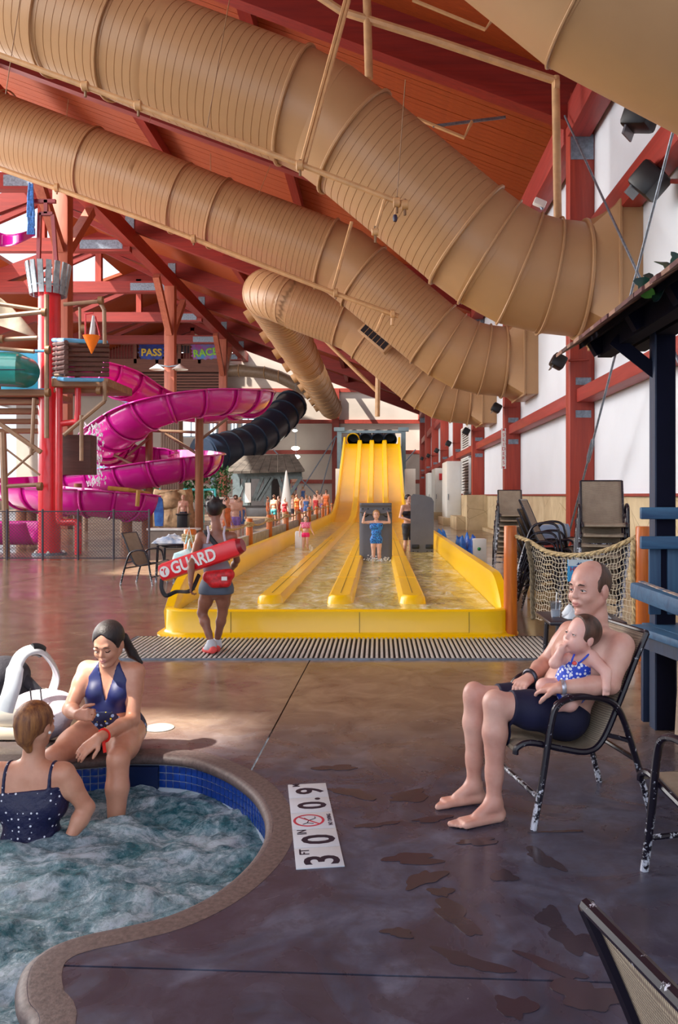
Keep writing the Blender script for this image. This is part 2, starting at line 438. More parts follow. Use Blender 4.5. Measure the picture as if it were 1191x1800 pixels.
# round drain cover and shoe prints of water
MB().lathe([(.001, .0), (.09, .0), (.095, .004), (.09, .008), (.03, .009), (.001, .009)], G(280, 1280), 24).build('drain_cover', mat('pale_drain_plastic', '#b5ada4', .4), flo)
wet = NT('standing_water_on_concrete'); wet.p.inputs['Base Color'].default_value = lin('#3a333c'); wet.p.inputs['Roughness'].default_value = .16
wet.bump(wet.noise(40, wet.co()), .1, .002)
def puddle(px, py, rx, ry, ang, seed, m=None):
    c = G(px, py); r = random.Random(seed); n = 44; P = []
    ph = [r.uniform(0, 6.28) for _ in range(4)]
    for i in range(n):
        t = 2*PI*i/n; k = 1+.22*math.sin(2*t+ph[0])+.18*math.sin(3*t+ph[1])+.12*math.sin(5*t+ph[2])+.07*math.sin(8*t+ph[3])
        x, y = rx*k*math.cos(t), ry*k*math.sin(t); P.append((c.x+x*math.cos(ang)-y*math.sin(ang), c.y+x*math.sin(ang)+y*math.cos(ang), .0004))
    MB().prism(P, (0, 0, .0012+seed*.00006)).build('wet_patch', wet.m, flo, False)
for i, q in enumerate([(955, 1510, .05, .1, .5), (968, 1615, .04, .09, .2), (800, 1610, .05, .13, .5), (825, 1690, .11, .04, 2.6), (905, 1770, .05, .06, 0), (725, 1510, .12, .05, .1),
                       (720, 1400, .12, .06, .5), (660, 1450, .09, .025, .3), (775, 1568, .04, .04, 0), (1010, 1655, .06, .1, .3), (1030, 1750, .09, .08, .4), (620, 1395, .12, .05, -.4),
                       (745, 1545, .09, .05, .9), (885, 1540, .04, .06, .3), (985, 1462, .10, .012, .05), (760, 1440, .09, .03, .2), (970, 1700, .1, .03, 2.5), (700, 1640, .05, .03, 0), (590, 1350, .1, .05, 0), (840, 1480, .1, .03, .2)]):
    puddle(*q, seed=i)
# ---- pool: coping, tile band, shell, water
def ring(pts, prof, name, m, parent=None, close=False):
    """sweep a profile (outward offset, z) along an open path of floor points; outward = away from the water"""
    mb = MB(); n = len(pts); k = len(prof)
    for i in range(n):
        t = (pts[min(i+1, n-1)]-pts[max(i-1, 0)]).normalized(); o = V((-t.y, t.x, 0))
        for a, z in prof: mb.v.append(tuple(pts[i]+o*a+V((0, 0, z))))
    for i in range(n-1):
        for j in range(k-1): mb.f.append((i*k+j, i*k+j+1, (i+1)*k+j+1, (i+1)*k+j))
    return mb.build(name, m, parent, True, 60, False)
path = pool_s[:NPOOL]
spa = thing('spa_pool', 'kidney shaped bubbling hot tub sunk into the brown deck', 'hot tub', (-2.4, 3.4, 0))
ring(path, [(.10, -.01), (.10, .0012), (.01, .0012), (-.012, -.002), (-.028, -.014), (-.034, -.03), (-.028, -.05), (0, -.062), (.03, -.062)], 'coping', M['coping'], spa)
shellm = mat('pool_plaster', '#2f7d88', .6); 
ring(path, [(.012, -.06), (.012, -1.05)], 'pool_wall', shellm, spa)
MB().prism([(p.x, p.y, -1.0) for p in pool_s], (0, 0, -.05)).build('pool_bottom', shellm, spa, False)
tilem = mat('cobalt_glazed_tile', '#123a8f', .15, var=.25, vs=9, coat=.5)
grout = mat('pale_grout', '#b9c6d6', .7)
ring(path, [(.0, -.05), (.004, -.062), (.004, -.30)], 'grout_band', grout, spa)
# tile band: one tile object per tile where the photograph shows them
L = [0]
for i in range(1, len(path)): L.append(L[-1]+(path[i]-path[i-1]).length)
def at_len(s_):
    s_ = max(0, min(L[-1]-1e-4, s_)); i = max(j for j in range(len(L)-1) if L[j] <= s_); t = (s_-L[i])/(L[i+1]-L[i])
    d = (path[i+1]-path[i]).normalized(); return path[i].lerp(path[i+1], t), d
tile0 = None; TS = .043
s_ = 0
while s_ < L[-1]:
    p, d = at_len(s_); px = 665+p.x*F/p.y; py = 870+CH*F/p.y
    if p.y > 3.6 and -40 < px < 485 and not (225 < px < 278 and p.y > 4.2):
        o = V((-d.y, d.x, 0))
        for r in range(3):
            mm = Matrix((d, o, V((0, 0, 1)))).transposed().to_4x4(); mm = Matrix.Translation(p+o*.0+V((0, 0, -.085-r*TS))) @ mm
            loc = MX[spa].inverted() @ mm
            if tile0 is None:
                t0 = MB().box((0, 0, 0), (TS-.004, .008, TS-.004), None, .0015); me_o = t0.build('tile', tilem, None, True); me_o.parent = spa; me_o.matrix_local = loc; tile0 = me_o
            else: inst(tile0, 'tile', spa, loc)
    s_ += TS
skm = MB(); a = G(228, 1326); b = G(279, 1326)
skm.box(((a.x+b.x)/2, 4.83, -.13), (b.x-a.x, .04, .13)); skm.build('skimmer_opening', mat('dark_opening', '#071c46', .3), spa, False)
def water_mat():
    t = NT('bubbling_pool_water'); v = t.co()
    big = t.noise(2.4, v, 10, .72, .9); fi = t.noise(17, v, 8, .78, .5); m_ = t.math('ADD', t.math('MULTIPLY', big, .62), t.math('MULTIPLY', fi, .38))
    foam = t.ramp(m_, [(.44, 0.0), (.51, .35), (.58, .85), (.68, 1.0)])
    deep = t.ramp(fi, [(.35, '#0a4454'), (.65, '#2f7f8c')])
    t.L(t.mix(foam, deep, '#c3d4e2'), t.p.inputs['Base Color'])
    t.L(t.ramp(foam, [(0, .06), (1, .5)]), t.p.inputs['Roughness'])
    t.p.inputs['IOR'].default_value = 1.33
    t.bump(t.noise(45, v, 6, .8, .4), .9, .012); return t.m
def pool_water():
    nx = 230; xs = np.linspace(-4.15, -.38, nx); ys = np.linspace(.95, 4.80, nx)
    poly = [(p.x, p.y) for p in pool_s]
    mb = MB(); idx = {}
    def inside(x, y):
        c = False; j = len(poly)-1
        for i in range(len(poly)):
            if (poly[i][1] > y) != (poly[j][1] > y) and x < (poly[j][0]-poly[i][0])*(y-poly[i][1])/(poly[j][1]-poly[i][1])+poly[i][0]: c = not c
            j = i
        return c
    # grid slightly larger than the opening is hidden behind the tile band, so keep cells whose centre is within the outline grown a little
    dx = xs[1]-xs[0]; dy = ys[1]-ys[0]
    keep = set()
    for i in range(nx-1):
        for j in range(nx-1):
            x = xs[i]+dx/2; y = ys[j]+dy/2
            if inside(x, y) or inside(x-dx, y) or inside(x+dx, y) or inside(x, y-dy) or inside(x, y+dy): keep.add((i, j))
    def vid(i, j):
        if (i, j) not in idx:
            x, y = xs[i], ys[j]; p = V((x*3.2, y*4.2, 0))
            h = noise.turbulence(p, 4, False)*.05+noise.noise(V((x*1.3, y*1.6, 3)))*.02+abs(noise.noise(p*2.7))*.02
            idx[(i, j)] = len(mb.v); mb.v.append((x, y, -.20+h))
        return idx[(i, j)]
    for i, j in sorted(keep): mb.f.append((vid(i, j), vid(i+1, j), vid(i+1, j+1), vid(i, j+1)))
    o = mb.build('water', water_mat(), spa, True, 180); return o
pool_water()
# depth marker tiles set in the deck
mkw = mat('white_marker_tile', '#c3cbd6', .35, var=.03); mkb = mat('black_marker_print', '#0c1030', .4); mkr = mat('red_marker_print', '#b8324a', .4)
nl, nr, fl, fr_ = G(521, 1528), G(605, 1525), G(507, 1380), G(571, 1379)
rd = ((fl+fr_)/2-(nl+nr)/2).normalized(); up_ = V((-rd.y, rd.x, 0)); o0 = (nl+nr)/2; Lm = .985/5
mk = thing('depth_marker', 'white tile strip reading 3 FT 0 IN and 0.9 M in the deck', 'depth marker', tuple(o0), 0)
for i in range(5):
    c = o0+rd*(Lm*(i+.5)); R = Matrix((rd, up_, V((0, 0, 1)))).transposed()
    MB().box(c+V((0, 0, .001)), (Lm-.004, .195, .006), R, .001).build('tile', mkw, mk)
def mt(s, i, a, b, size, m=mkb, sq=1.0, bold=.004): text_mesh('print', s, m, mk, o0+rd*(Lm*(i+.5)+a)+up_*b+V((0, 0, .0045)), rd, up_, size, .0004, 'CENTER', bold, sq)
mt('3', 0, -.03, -.018, .2); mt('FT', 0, .055, .055, .058, sq=.9, bold=.001); mt('0', 1, -.02, -.018, .2); mt('IN', 1, .066, .055, .058, sq=.9, bold=.001)
mt('0', 3, -.012, -.015, .19); mt('.', 3, .072, -.0, .16); mt('9', 4, -.01, -.015, .19); mt('M', 4, .076, .055, .05, bold=.001)
mt('NO DIVING', 2, 0, -.078, .026, bold=.0006)
cc = o0+rd*(Lm*2.5)+up_*.018+V((0, 0, .0045)); ci = [cc+rd*(.066*math.cos(t))+up_*(.066*math.sin(t)) for t in [2*PI*i/40 for i in range(40)]]
rb = MB().tube(ci, .006, 4, True); rb.tube([cc+rd*.046+up_*.046, cc-rd*.046-up_*.046], .005, 4); rb.v = [(x, y, min(z, .0056) if z > .004 else .003) for x, y, z in rb.v]; rb.build('prohibition_ring', mkr, mk)
dv_ = MB()
for s1, s2 in (((-.03, .01), (.0, .0)), ((0, 0), (.03, .02)), ((.0, .0), (.02, -.03)), ((.02, -.03), (.04, -.03)), ((-.03, .01), (-.045, .03)), ((-.03, .01), (-.04, -.02))):
    dv_.beam(cc+rd*s1[0]+up_*s1[1], cc+rd*s2[0]+up_*s2[1], .004, .0016)
dv_.build('diver_symbol', mkb, mk)
# ---- drain grate in front of the slide
gr = thing('drain_grate', 'long floor drain grate of pale slats across the foot of the yellow slide', 'drain grate', (-.45, 8.1, 0))
slm = mat('pale_grate_slat', '#b9b7b2', .4, var=.12, vs=30)
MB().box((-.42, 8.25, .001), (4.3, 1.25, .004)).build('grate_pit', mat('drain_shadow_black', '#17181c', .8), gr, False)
g0 = None; x = -2.48; 
while x < 1.66:
    y0 = 7.62 if x < 1.4 else 7.62+(x-1.4)*.5
    mmx = Matrix.Translation(V((x, 8.2, .010))-V(gr.location))
    if g0 is None:
        g0 = MB().box((0, 0, 0), (.024, 1.16, .014), None, .003).build('slat', slm, None); g0.parent = gr; g0.matrix_local = mmx
    else: inst(g0, 'slat', gr, mmx)
    x += .0465
fm = MB().box((-.42, 7.6, .008), (4.2, .025, .016)); fm.box((-2.52, 8.2, .008), (.025, 1.2, .016)); fm.box((1.69, 8.2, .008), (.025, 1.2, .016)); fm.build('frame', M['steel'], gr, False)
# ---- right wall
wr = struct(MB().box((XW+.15, 42, 5.4), (.3, 100, 10.8)).build('wall_right', M['wallw'], None, False)); MX[wr] = Matrix()
wp = None
for i in range(len(FR)-1):     # stone wainscot panel by panel
    y0, y1 = FR[i]+.4, FR[i+1]-.02
    for k in range(4):
        a = y0+(y1-y0)*k/4; b = y0+(y1-y0)*(k+1)/4
        MB().box((XW-.07, (a+b)/2, .74), (.12, b-a-.02, 1.46), None, .006).build('stone_panel', M['stone'], wr)
struct(MB().box((XW-.09, 46, 1.50), (.2, 84, .05)).build('trim_1', M['cap'], None, False))
struct(MB().box((XW-.2, 46, .06), (.3, 84, .14)).build('baseboard_right', M['stone'], None, False))
for i, y in enumerate(FR):
    if y < 8: continue
    c = MB().box((4.475, y+.2, 5.2), (.54, .42, 10.3), None, .02).build('timber_column', M['red'], None); struct(c); MX[c] = Matrix()
    b = MB()
    for z in (3.28, 4.0): b.box((4.5, y-.01, z), (.34, .03, .16))
    b.box((4.475, y-.01, 9.15), (.5, .03, .55)); b.box((4.475, y-.02, .2), (.5, .04, .4))
    b.build('steel_bracket', M['steel'], c, False)
    g = MB().box((4.53, y+.4+4.58, 3.68), (.36, 9.16, .30), None, .015); struct(g.build('timber_girt', M['redy'], None))
    g = MB().box((4.53, y+.4+4.58, 6.93), (.36, 9.16, .52), None, .015); struct(g.build('timber_girt', M['redy'], None))
    g = MB().box((4.4, y+.4+4.58, 9.75), (.5, 9.16, .75), None, .015); struct(g.build('eave_beam', M['redy'], None))
# ---- back wall
bw = struct(MB().box((-16.6, BACK+.2, 8), (43, .4, 24)).build('wall_back', M['backw'], None, False)); MX[bw] = Matrix()
for z in (2.9, 6.0, 9.2, 12.5): struct(MB().box((-7, BACK-.1, z), (23.5, .2, .4)).build('timber_girt', M['cap'], None, False))
struct(MB().box((-4.5, BACK-.2, 6.3), (.75, .5, 12.6)).build('timber_column', M['cap'], None, False))
for a, b in ((W(556, 892, 87), W(590, 766, 87)), (W(480, 790, 87), W(565, 880, 87)), (W(530, 860, 87), W(590, 766, 87)), (W(590, 766, 87), W(640, 830, 87)), (W(730, 790, 87), W(680, 850, 87))):
    struct(MB().tube([a, b], .06, 6).build('brace_rod', M['steel'], None))
# ---- roof
ce = thing('ceiling', None, None, (0, 0, 0), 0, None, 'structure')
NRX = V((-1, 0, .37)).normalized(); RN = V((.37, 0, 1)).normalized()
def slab(x0, x1, y0, y1, m, name='roof_deck', par=ce):
    z0, z1 = zr(x0), zr(x1); P = [(x0, y0, z0), (x1, y0, z1), (x1, y1, z1), (x0, y1, z0)]
    return MB().prism(P, (0, 0, .25)).build(name, m, par, False)
h0 = roofhit(-4.4, 5.3); h1 = roofhit(-.9, 5.62)     # skylight that throws the bright strip on the floor
yy0, yy1 = h0.y, h1.y; xx0, xx1 = h0.x, h1.x
slab(4.9, xx1, -10, 8.83, M['deck']); slab(xx1, xx0, -10, yy0, M['deck']); slab(xx1, xx0, yy1, 8.83, M['deck']); slab(xx0, -19, -10, 8.83, M['deck'])
for i in range(1, len(FR)-1):
    y0, y1 = FR[i], FR[i+1]
    if 1 < i < 4:                                    # nearest bays: board by board
        n = int((y1-y0)/.24)
        w_ = (y1-y0)/n; z0, z1 = zr(4.9), zr(-15.4); src = None
        for k in range(n):
            if src is None:
                P = [(4.9, 0, z0), (-15.4, 0, z1), (-15.4, w_-.012, z1), (4.9, w_-.012, z0)]
                src = MB().prism(P, (0, 0, .06)).build('deck_board', M['deck'], None, False); src.parent = ce; src.location = (0, y0, 0)
            else:
                q = inst(src, 'deck_board', ce, Matrix.Translation((0, y0+k*w_, rnd.uniform(0, .012))))
        slab(4.9, -15.4, y0, y1, M['deck']).location.z = .08
    else: slab(4.9, -15.4, y0, y1, M['deck'])
    if y0 > 38: slab(-15.4, -19, y0, y1, M['deck'])
    else:
        slab(-15.4, -19, y0, y0+1.1, M['deck']); slab(-15.4, -19, y1-1.1, y1, M['deck'])
        slab(-18.4, -19, y0+1.1, y1-1.1, M['deck'])
slab(-19, -39, -10, 44, M['deck']); slab(-19, -20.2, 44, BACK, M['deck']); slab(-25, -39, 44, BACK, M['deck']); slab(-20.2, -25, 66, BACK, M['deck'])
def rafter(x0, x1, y, m, w_=.42, h=1.05, drop=0.0, name='timber_rafter'):
    z0, z1 = zr(x0)-drop, zr(x1)-drop
    P = [(x0, y, z0-h), (x1, y, z1-h), (x1, y, z1), (x0, y, z0)]
    o = MB().prism(P, (0, w_, 0)).build(name, m, None, False); return struct(o)
for y in FR:
    if y < 0: continue
    rafter(4.75, -14, y, M['redx']); rafter(-14, -19, y, M['redx']); rafter(-19, -38.9, y, M['redx'])
    m_ = MB()
    m_.box((-14, y+.2, zr(-14)-.75), (.5, .5, .9)); m_.build('steel_bracket', M['steel'], None, False); 
    struct(C.objects[-1] if False else bpy.data.objects[[o.name for o in bpy.data.objects if o.name.startswith('steel_bracket') and o.parent is None][-1]])
    if y > 30:
        struct(MB().beam((-14, y+.2, 15.6), (-38, y+.2, 15.6), .5, .75).build('tie_beam', M['redx'], None, False))
        struct(MB().beam((-19.0, y+.2, 15.6), (-19.0, y+.2, 18.6), .4, .4).build('king_post', M['red'], None, False))
        struct(MB().beam((-19.2, y+.2, 15.6), (-28, y+.2, 15.4), .3, .3).build('truss_web', M['redx'], None, False))
        struct(MB().beam((-14.2, y+.2, 15.9), (-18.8, y+.2, 18.2), .3, .3).build('truss_web', M['redx'], None, False))
        struct(MB().beam((-24, y+.2, 15.9), (-19.2, y+.2, 18.0), .3, .3).build('truss_web', M['redx'], None, False))
        p = MB().box((-15.6, y-.06, 15.6), (2.4, .04, .5)); struct(p.build('steel_plate', M['steel'], None, False))
# mid purlins, longitudinal girder and its posts
for x in (-3.2, -8.6): struct(MB().beam((x, 8, zr(x)-.28), (x, BACK, zr(x)-.28), .3, .5).build('timber_purlin', M['redy'], None, False))
struct(MB().beam((-14, 8, zr(-14)-1.55), (-14, BACK, zr(-14)-1.55), .6, .9).build('timber_girder', M['redy'], None, False))
for y in (37.1, 56.3, 75.4):
    struct(MB().box((-14, y, 7.8), (.68, .68, 15.6), None, .02).build('timber_post', M['post'], None))
    for sy in (-1, 1): struct(MB().beam((-14, y+sy*.3, 12.3), (-14, y+sy*3.6, 15.3), .4, .4).build('knee_brace', M['post'], None, False))
for y, zz in ((56.3, 4.5),): struct(MB().box((-14, 56, 2.0), (1.9, 1.9, 4.0)).build('clad_pier', M['tan'], None, False))
# left wall with its big windows
lw = struct(MB().box((-39, 42, 1), (.3, 100, 2)).build('wall_left', M['backw'], None, False))
struct(MB().box((-39, 42, 11.5), (.3, 100, 1.6)).build('trim_2', M['backw'], None, False))
# ================================================================ ducts
def duct_path(n=8):
    return [V((x, 0, z)) for x, z in ((-20, 15.7), (-11.3, 12.42), (-7.05, 10.8), (-3.98, 9.62), (-1.55, 8.72))], None
R_D = 1.04
def ribbed(mb, pts, r, pitch=.145, seg=40, h=-.008):
    """a ribbed spiral duct: straight run with a raised seam every pitch"""
    P = [V(p) for p in pts]; out = []; rad = []
    for a, b in zip(P[:-1], P[1:]):
        L_ = (b-a).length; n = int(L_/pitch); d = (b-a)/L_
        for i in range(n):
            s_ = L_*i/n
            for ds, dr in ((0, 0), (.003, h), (.011, h), (.014, 0)): out.append(a+d*(s_+ds)); rad.append(r+dr)
    out.append(P[-1]); rad.append(r)
    mb.tube(out, rad, seg); return mb
def fring(c, d, r, name, par, rr=.035):
    d = V(d).normalized(); u = V((0, 1, 0)); u = (u-d*d.dot(u)).normalized(); w = d.cross(u)
    return MB().tube([V(c)+u*(r*math.cos(t))+w*(r*math.sin(t)) for t in [2*PI*i/40 for i in range(40)]], rr, 6, True).build(name, M['duct'], par)
def make_duct(y, label, short=False):
    t = thing('air_duct', label, 'air duct', (0, y, 9), 0, 'great tan air ducts across the hall')
    q = lambda x, z: V((x, y, z))
    a0 = q(-19, 15.35) if not short else q(-3.5, 9.43)
    pA = [a0, q(-11.3, 12.42), q(-7.05, 10.84), q(-3.98, 9.6), q(-1.55, 8.70)] if not short else [a0, q(-1.55, 8.70)]
    ribbed(MB(), pA, R_D).build('ribbed_run', M['duct'], t, True, 60)
    el = [q(-1.55, 8.70), q(-1.0, 8.44), q(-.45, 8.02)]
    for a, b in zip(el[:-1], el[1:]):
        d = (b-a).normalized(); MB().tube([a-d*.1, b+d*.1], R_D-.003, 40).build('elbow_gore', M['duct'], t, True, 60)
    ribbed(MB(), [q(-.45, 8.02), q(1.62, 6.30)], R_D).build('ribbed_run', M['duct'], t, True, 60)
    el = [q(1.62, 6.30), q(2.05, 5.98), q(2.6, 5.68), q(3.15, 5.54), q(3.72, 5.48)]
    for i, (a, b) in enumerate(zip(el[:-1], el[1:])):
        d = (b-a).normalized(); MB().tube([a-d*.14, b+d*.14], R_D-.002*i, 40).build('elbow_gore', M['duct'], t, True, 60)
        if i: d2 = (el[i+1]-el[i-1]); fring(a, d2, R_D+.03, 'seam', t, .022)
    # round to square transition and wall plenum
    mb = MB(); n = 40; b0 = len(mb.v)
    for k in range(n):
        an = 2*PI*k/n; mb.v.append((3.72, y+R_D*math.cos(an), 5.48+R_D*math.sin(an)))
    for k in range(n):
        an = 2*PI*k/n; c, s_ = math.cos(an), math.sin(an); m_ = max(abs(c), abs(s_)); mb.v.append((4.15, y+1.08*c/m_, 5.48+1.08*s_/m_))
    for k in range(n): mb.f.append((k, (k+1) % n, n+(k+1) % n, n+k))
    mb.build('transition', M['duct'], t, True, 25)
    MB().box((4.45, y, 5.48), (.62, 2.17, 2.17), None, .01).build('wall_plenum', M['duct'], t)
    MB().box((4.17, y, 5.48), (.05, 2.25, 2.25), None, .01).build('flange', M['duct'], t)
    fring(q(-1.55, 8.70), (1, 0, -.38), R_D+.03, 'flange_ring', t); fring(q(-.45, 8.02), (1, 0, -.8), R_D+.03, 'flange_ring', t)
    fring(q(1.62, 6.30), (1, 0, -.8), R_D+.03, 'flange_ring', t); fring(q(3.72, 5.48), (1, 0, -.05), R_D+.03, 'flange_ring', t)
    if not short:
        for x in (-4.75, -5.9, -8.6, -11.3): z = 9.6+(-3.98-x)*.395; fring(q(x, z), (1, 0, -.39), R_D+.025, 'flange_ring', t, .028)
    return t
FY = [15.5, 25.0, 34.7]
d1 = make_duct(15.5, 'large tan ribbed duct running highest across the picture, second nearest')
d2 = make_duct(25.0, 'tan ribbed duct under and behind the largest one, above the pink slide')
d3 = make_duct(34.7, 'tan ribbed duct with a slotted grille, turning back to run along the hall', True)
for q_, ny, s2 in ((d1, 16.15, 1.042), (d2, 26.0, 1.04)): q_.location = (0, ny, CH+(9-CH)*s2); q_.scale = (s2,)*3
# third duct: elbow that turns back along the hall, and its long run with side outlets
y3 = 34.7
el = catmull([(-3.4, y3, 9.40), (-4.1, y3+.12, 9.72), (-4.7, y3+.75, 10.02), (-4.8, y3+1.7, 10.15)], 3)
for a, b in zip(el[:-1], el[1:]):
    d = (b-a).normalized(); MB().tube([a-d*.2, b+d*.2], R_D-.004, 32).build('elbow_gore', M['duct'], d3, True, 60)
ribbed(MB(), [(-4.8, y3+1.7, 10.15), (-4.8, 86, 10.3)], R_D, .6, 28, .02).build('long_run', M['duct'], d3, True, 60)
for i in range(9):
    yy = 39+i*5.2
    MB().tube([(-5.75, yy, 10.0), (-6.15, yy, 9.75)], .32, 12).build('side_outlet', M['duct'], d3)
for i in range(18): fring((-4.8, 37.5+i*2.7, 10.2), (0, 1, 0.001), R_D+.02, 'flange_ring', d3, .04) if False else MB().tube([V((-4.8+(R_D+.02)*math.cos(t), 37.5+i*2.7, 10.2+(R_D+.02)*math.sin(t))) for t in [2*PI*k/28 for k in range(28)]], .03, 5, True).build('flange_ring', M['duct'], d3)
# slotted grille on the third duct
gc = W(660, 596, 33.6); gd = (W(690, 622, 33.4)-W(638, 578, 33.9)).normalized(); gu = V((gd.z, 0, -gd.x)); gn = gd.cross(gu)
if gn.y > 0: gn = -gn
Rg = Matrix((gd, gn, gu)).transposed()
gi = MB().box(gc+gn*.08, (1.5, .30, .52), Rg, .02).build('grille_box', M['duct'], d3)
for k in range(6): MB().box(gc+gn*.235+gd*(-.56+k*.225), (.19, .02, .34), Rg).build('grille_slot', M['black'], gi)
# nearest duct, top right corner
dn = thing('air_duct', 'nearest big tan duct filling the top right corner', 'air duct', (2, 7, 7), 0, 'great tan air ducts across the hall')
yn = 7.4
qq = lambda x, z: V((x, yn, z))
ribbed(MB(), [qq(-6.5, 10.9), qq(-.95, 8.7), qq(.28, 7.75)], R_D, .145, 48).build('ribbed_run', M['duct'], dn, True, 60)
eln = [qq(.28, 7.75), qq(1.05, 7.15), qq(2.1, 6.30), qq(3.15, 5.75), qq(4.15, 5.6)]
for i, (a, b) in enumerate(zip(eln[:-1], eln[1:])):
    d = (b-a).normalized(); MB().tube([a-d*(.12 if i else 0), b+d*.12], R_D-.002*i, 48).build('elbow_gore', M['duct'], dn, True, 60)
    if i: fring(a, eln[i+1]-eln[i-1], R_D+.012, 'seam', dn, .014)
fring(eln[0], (1, 0, -.78), R_D+.03, 'flange_ring', dn, .045); fring(qq(0.05, 7.93), (1, 0, -.78), R_D+.005, 'seam', dn, .012)
MB().box((4.45, yn, 5.6), (.6, 2.17, 2.17)).build('wall_plenum', M['duct'], dn)
# back wall duct
bd = thing('air_duct', 'thin brown duct bending down along the far wall', 'air duct', (-10, 86.5, 12))
P = [W(399, 652, 86), W(420, 651, 86), W(465, 655, 86), W(490, 662, 86), W(596, 714, 86)]
MB().tube(P, .62, 20).build('duct_run', mat('brown_duct', '#8c7560', .45), bd, True, 60)
for a in (1, 2, 3): MB().lathe([(.62, -.05), (.7, 0), (.62, .05)], P[a], 20, Matrix.Rotation(PI/2, 3, 'Y'), False).build('flange_ring', M['tanpipe'], bd)
# ================================================================ pipes, hangers, rods
def pipe(name, pts, r, m, label, cat, group=None, seg=8, parts=None):
    t = thing(name, label, cat, tuple(V(pts[0])), 0, group)
    MB().tube(pts, r, seg).build('pipe_run', m, t)
    return t
p1 = pipe('sprinkler_pipe', [W(-60, 75, 14.2), W(535, 292, 14.2), W(712, 360, 14.2)], .05, M['tanpipe'], 'tan pipe slung under the large upper duct', 'pipe', 'tan pipes hung across the hall')
def clamp(par, c, r=.1):
    MB().lathe([(r, -.06), (r*1.25, -.05), (r*1.25, .05), (r, .06)], c, 10, Matrix.Rotation(PI/2, 3, 'Y')).build('clamp', M['tanpipe'], par)
    MB().tube([V(c)+V((0, 0, -.18)), V(c)+V((0, 0, .1))], .025, 5).build('bolt', M['ductd'], par)
for q in ((150, 152), (243, 186), (527, 291), (697, 356), (711, 360)): clamp(p1, W(*q, 14.2), .07)
MB().tube([W(697, 357, 14.2), W(694, 378, 14.2)], .02, 6).build('drop', M['tanpipe'], p1)
MB().lathe([(.001, -.07), (.03, -.06), (.045, 0), (.03, .05)], W(694, 383, 14.2), 10).build('sprinkler_head', mat('purple_black', '#2a2440', .4), p1)
MB().tube([W(676, 350, 14.2), W(659, 408, 14.2)], .03, 6).build('drop', M['tanpipe'], p1); clamp(p1, W(659, 408, 14.2), .05)
for a, b in (((607, 0), (530, 285)), ((613, 0), (536, 288))): MB().tube([W(*a, 14.25), W(*b, 14.25)], .035, 6).build('hanger_rod', M['tanpipe'], p1)
p2 = pipe('sprinkler_pipe', [W(-60, 275, 23.5), W(250, 385, 23.5), W(600, 520, 23.5), W(700, 556, 23.5)], .07, M['tanpipe'], 'tan pipe slung under the second duct above the play tower', 'pipe', 'tan pipes hung across the hall')
for q in ((100, 330), (340, 420), (590, 515), (690, 552)): clamp(p2, W(*q, 23.5), .1)
for a, b in (((618, 390), (585, 510)), ((674, 552), (661, 583)), ((690, 552), (689, 572))): MB().tube([W(*a, 23.5), W(*b, 23.5)], .05, 6).build('hanger_rod', M['tanpipe'], p2)
pipe('sprinkler_pipe', [W(540, 569, 40), W(570, 597, 40), W(662, 688, 40)], .09, M['tanpipe'], 'straight tan pipe slanting between the two farther ducts', 'pipe', 'tan pipes hung across the hall')
pipe('vertical_pipe', [W(664, 660, 39.6), W(663, 732, 39.6)], .12, M['tanpipe'], 'short vertical tan pipe hanging left of the far duct end', 'pipe')
tp = pipe('roof_pipe', [W(540, -20, 17.2), W(600, 20, 17.2), W(760, 70, 17.2), W(976, 142, 17.2)], .085, M['tanpipe'], 'thick tan roof pipe running from the top edge to the corner column', 'pipe')
MB().tube([W(976, 135, 17.2), W(980, 402, 17.2)], .085, 10).build('down_pipe', M['tanpipe'], tp); clamp(tp, W(977, 150, 17.2), .1)
MB().tube([W(644, -30, 17.2), W(648, 138, 17.2)], .085, 10).build('up_pipe', M['tanpipe'], tp)
MB().tube([W(725, 0, 16.5), W(852, 52, 16.5), W(868, 30, 16.5)], .04, 6).build('branch', M['tanpipe'], tp)
MB().tube([W(732, 208, 21), W(815, 242, 21), W(829, 213, 21)], .05, 6).build('branch', M['tanpipe'], tp)
MB().beam(W(760, 222, 21), W(888, 206, 21), .06, .06).build('strut_channel', M['steel'], tp)
# thin threaded rods down to the ducts
for i, (a, b, d) in enumerate((((35, 0), (10, 165), 14.2), ((403, 0), (362, 235), 14.2), ((712, 140), (697, 352), 14.2), ((270, 190), (262, 215), 23.5), ((475, 290), (455, 340), 23.5), ((120, 175), (117, 205), 23.5), ((370, 270), (370, 300), 23.5))):
    pipe('hanger_wire', [W(*a, d), W(*b, d)], .008, M['ductd'], 'thin hanger wire '+('crossing the largest duct near the left edge', 'crossing the middle of the largest duct', 'dropping to the purple sprinkler head', 'in the gap left of the second duct top', 'in the gap above the middle of the second duct', 'short, in the gap at the upper left', 'short, above the second duct by the red beam')[i], 'wire', 'hanger wires beside the ducts', 4)
# wall bracing rods with turnbuckles
for i, (ya, za, yb, zb, tb, lab) in enumerate(((18.2, 9.75, 8.4, .6, None, 'grey bracing rod falling from the corner column towards the camera'), (8.6, 9.2, 18.2, .3, 16.2, 'grey bracing rod with turnbuckle above the tall chair stack'))):
    a = V((4.05, ya, za)); b = V((4.05, yb, zb))
    t = pipe('bracing_rod', [a, b], .022, M['steel'], lab, 'rod')
    s_ = (16.0-ya)/(yb-ya) if i else (11.0-ya)/(yb-ya); c = a.lerp(b, s_); d = (b-a).normalized()
    tb_ = MB()
    for s2 in (-1, 1): tb_.tube([c-d*.32+V((0, 0, .0)), c-d*.22+V((.0, .05*s2, .05*s2)), c+d*.22+V((0, .05*s2, .05*s2)), c+d*.32], .02, 6)
    tb_.build('turnbuckle', M['steel'], t)
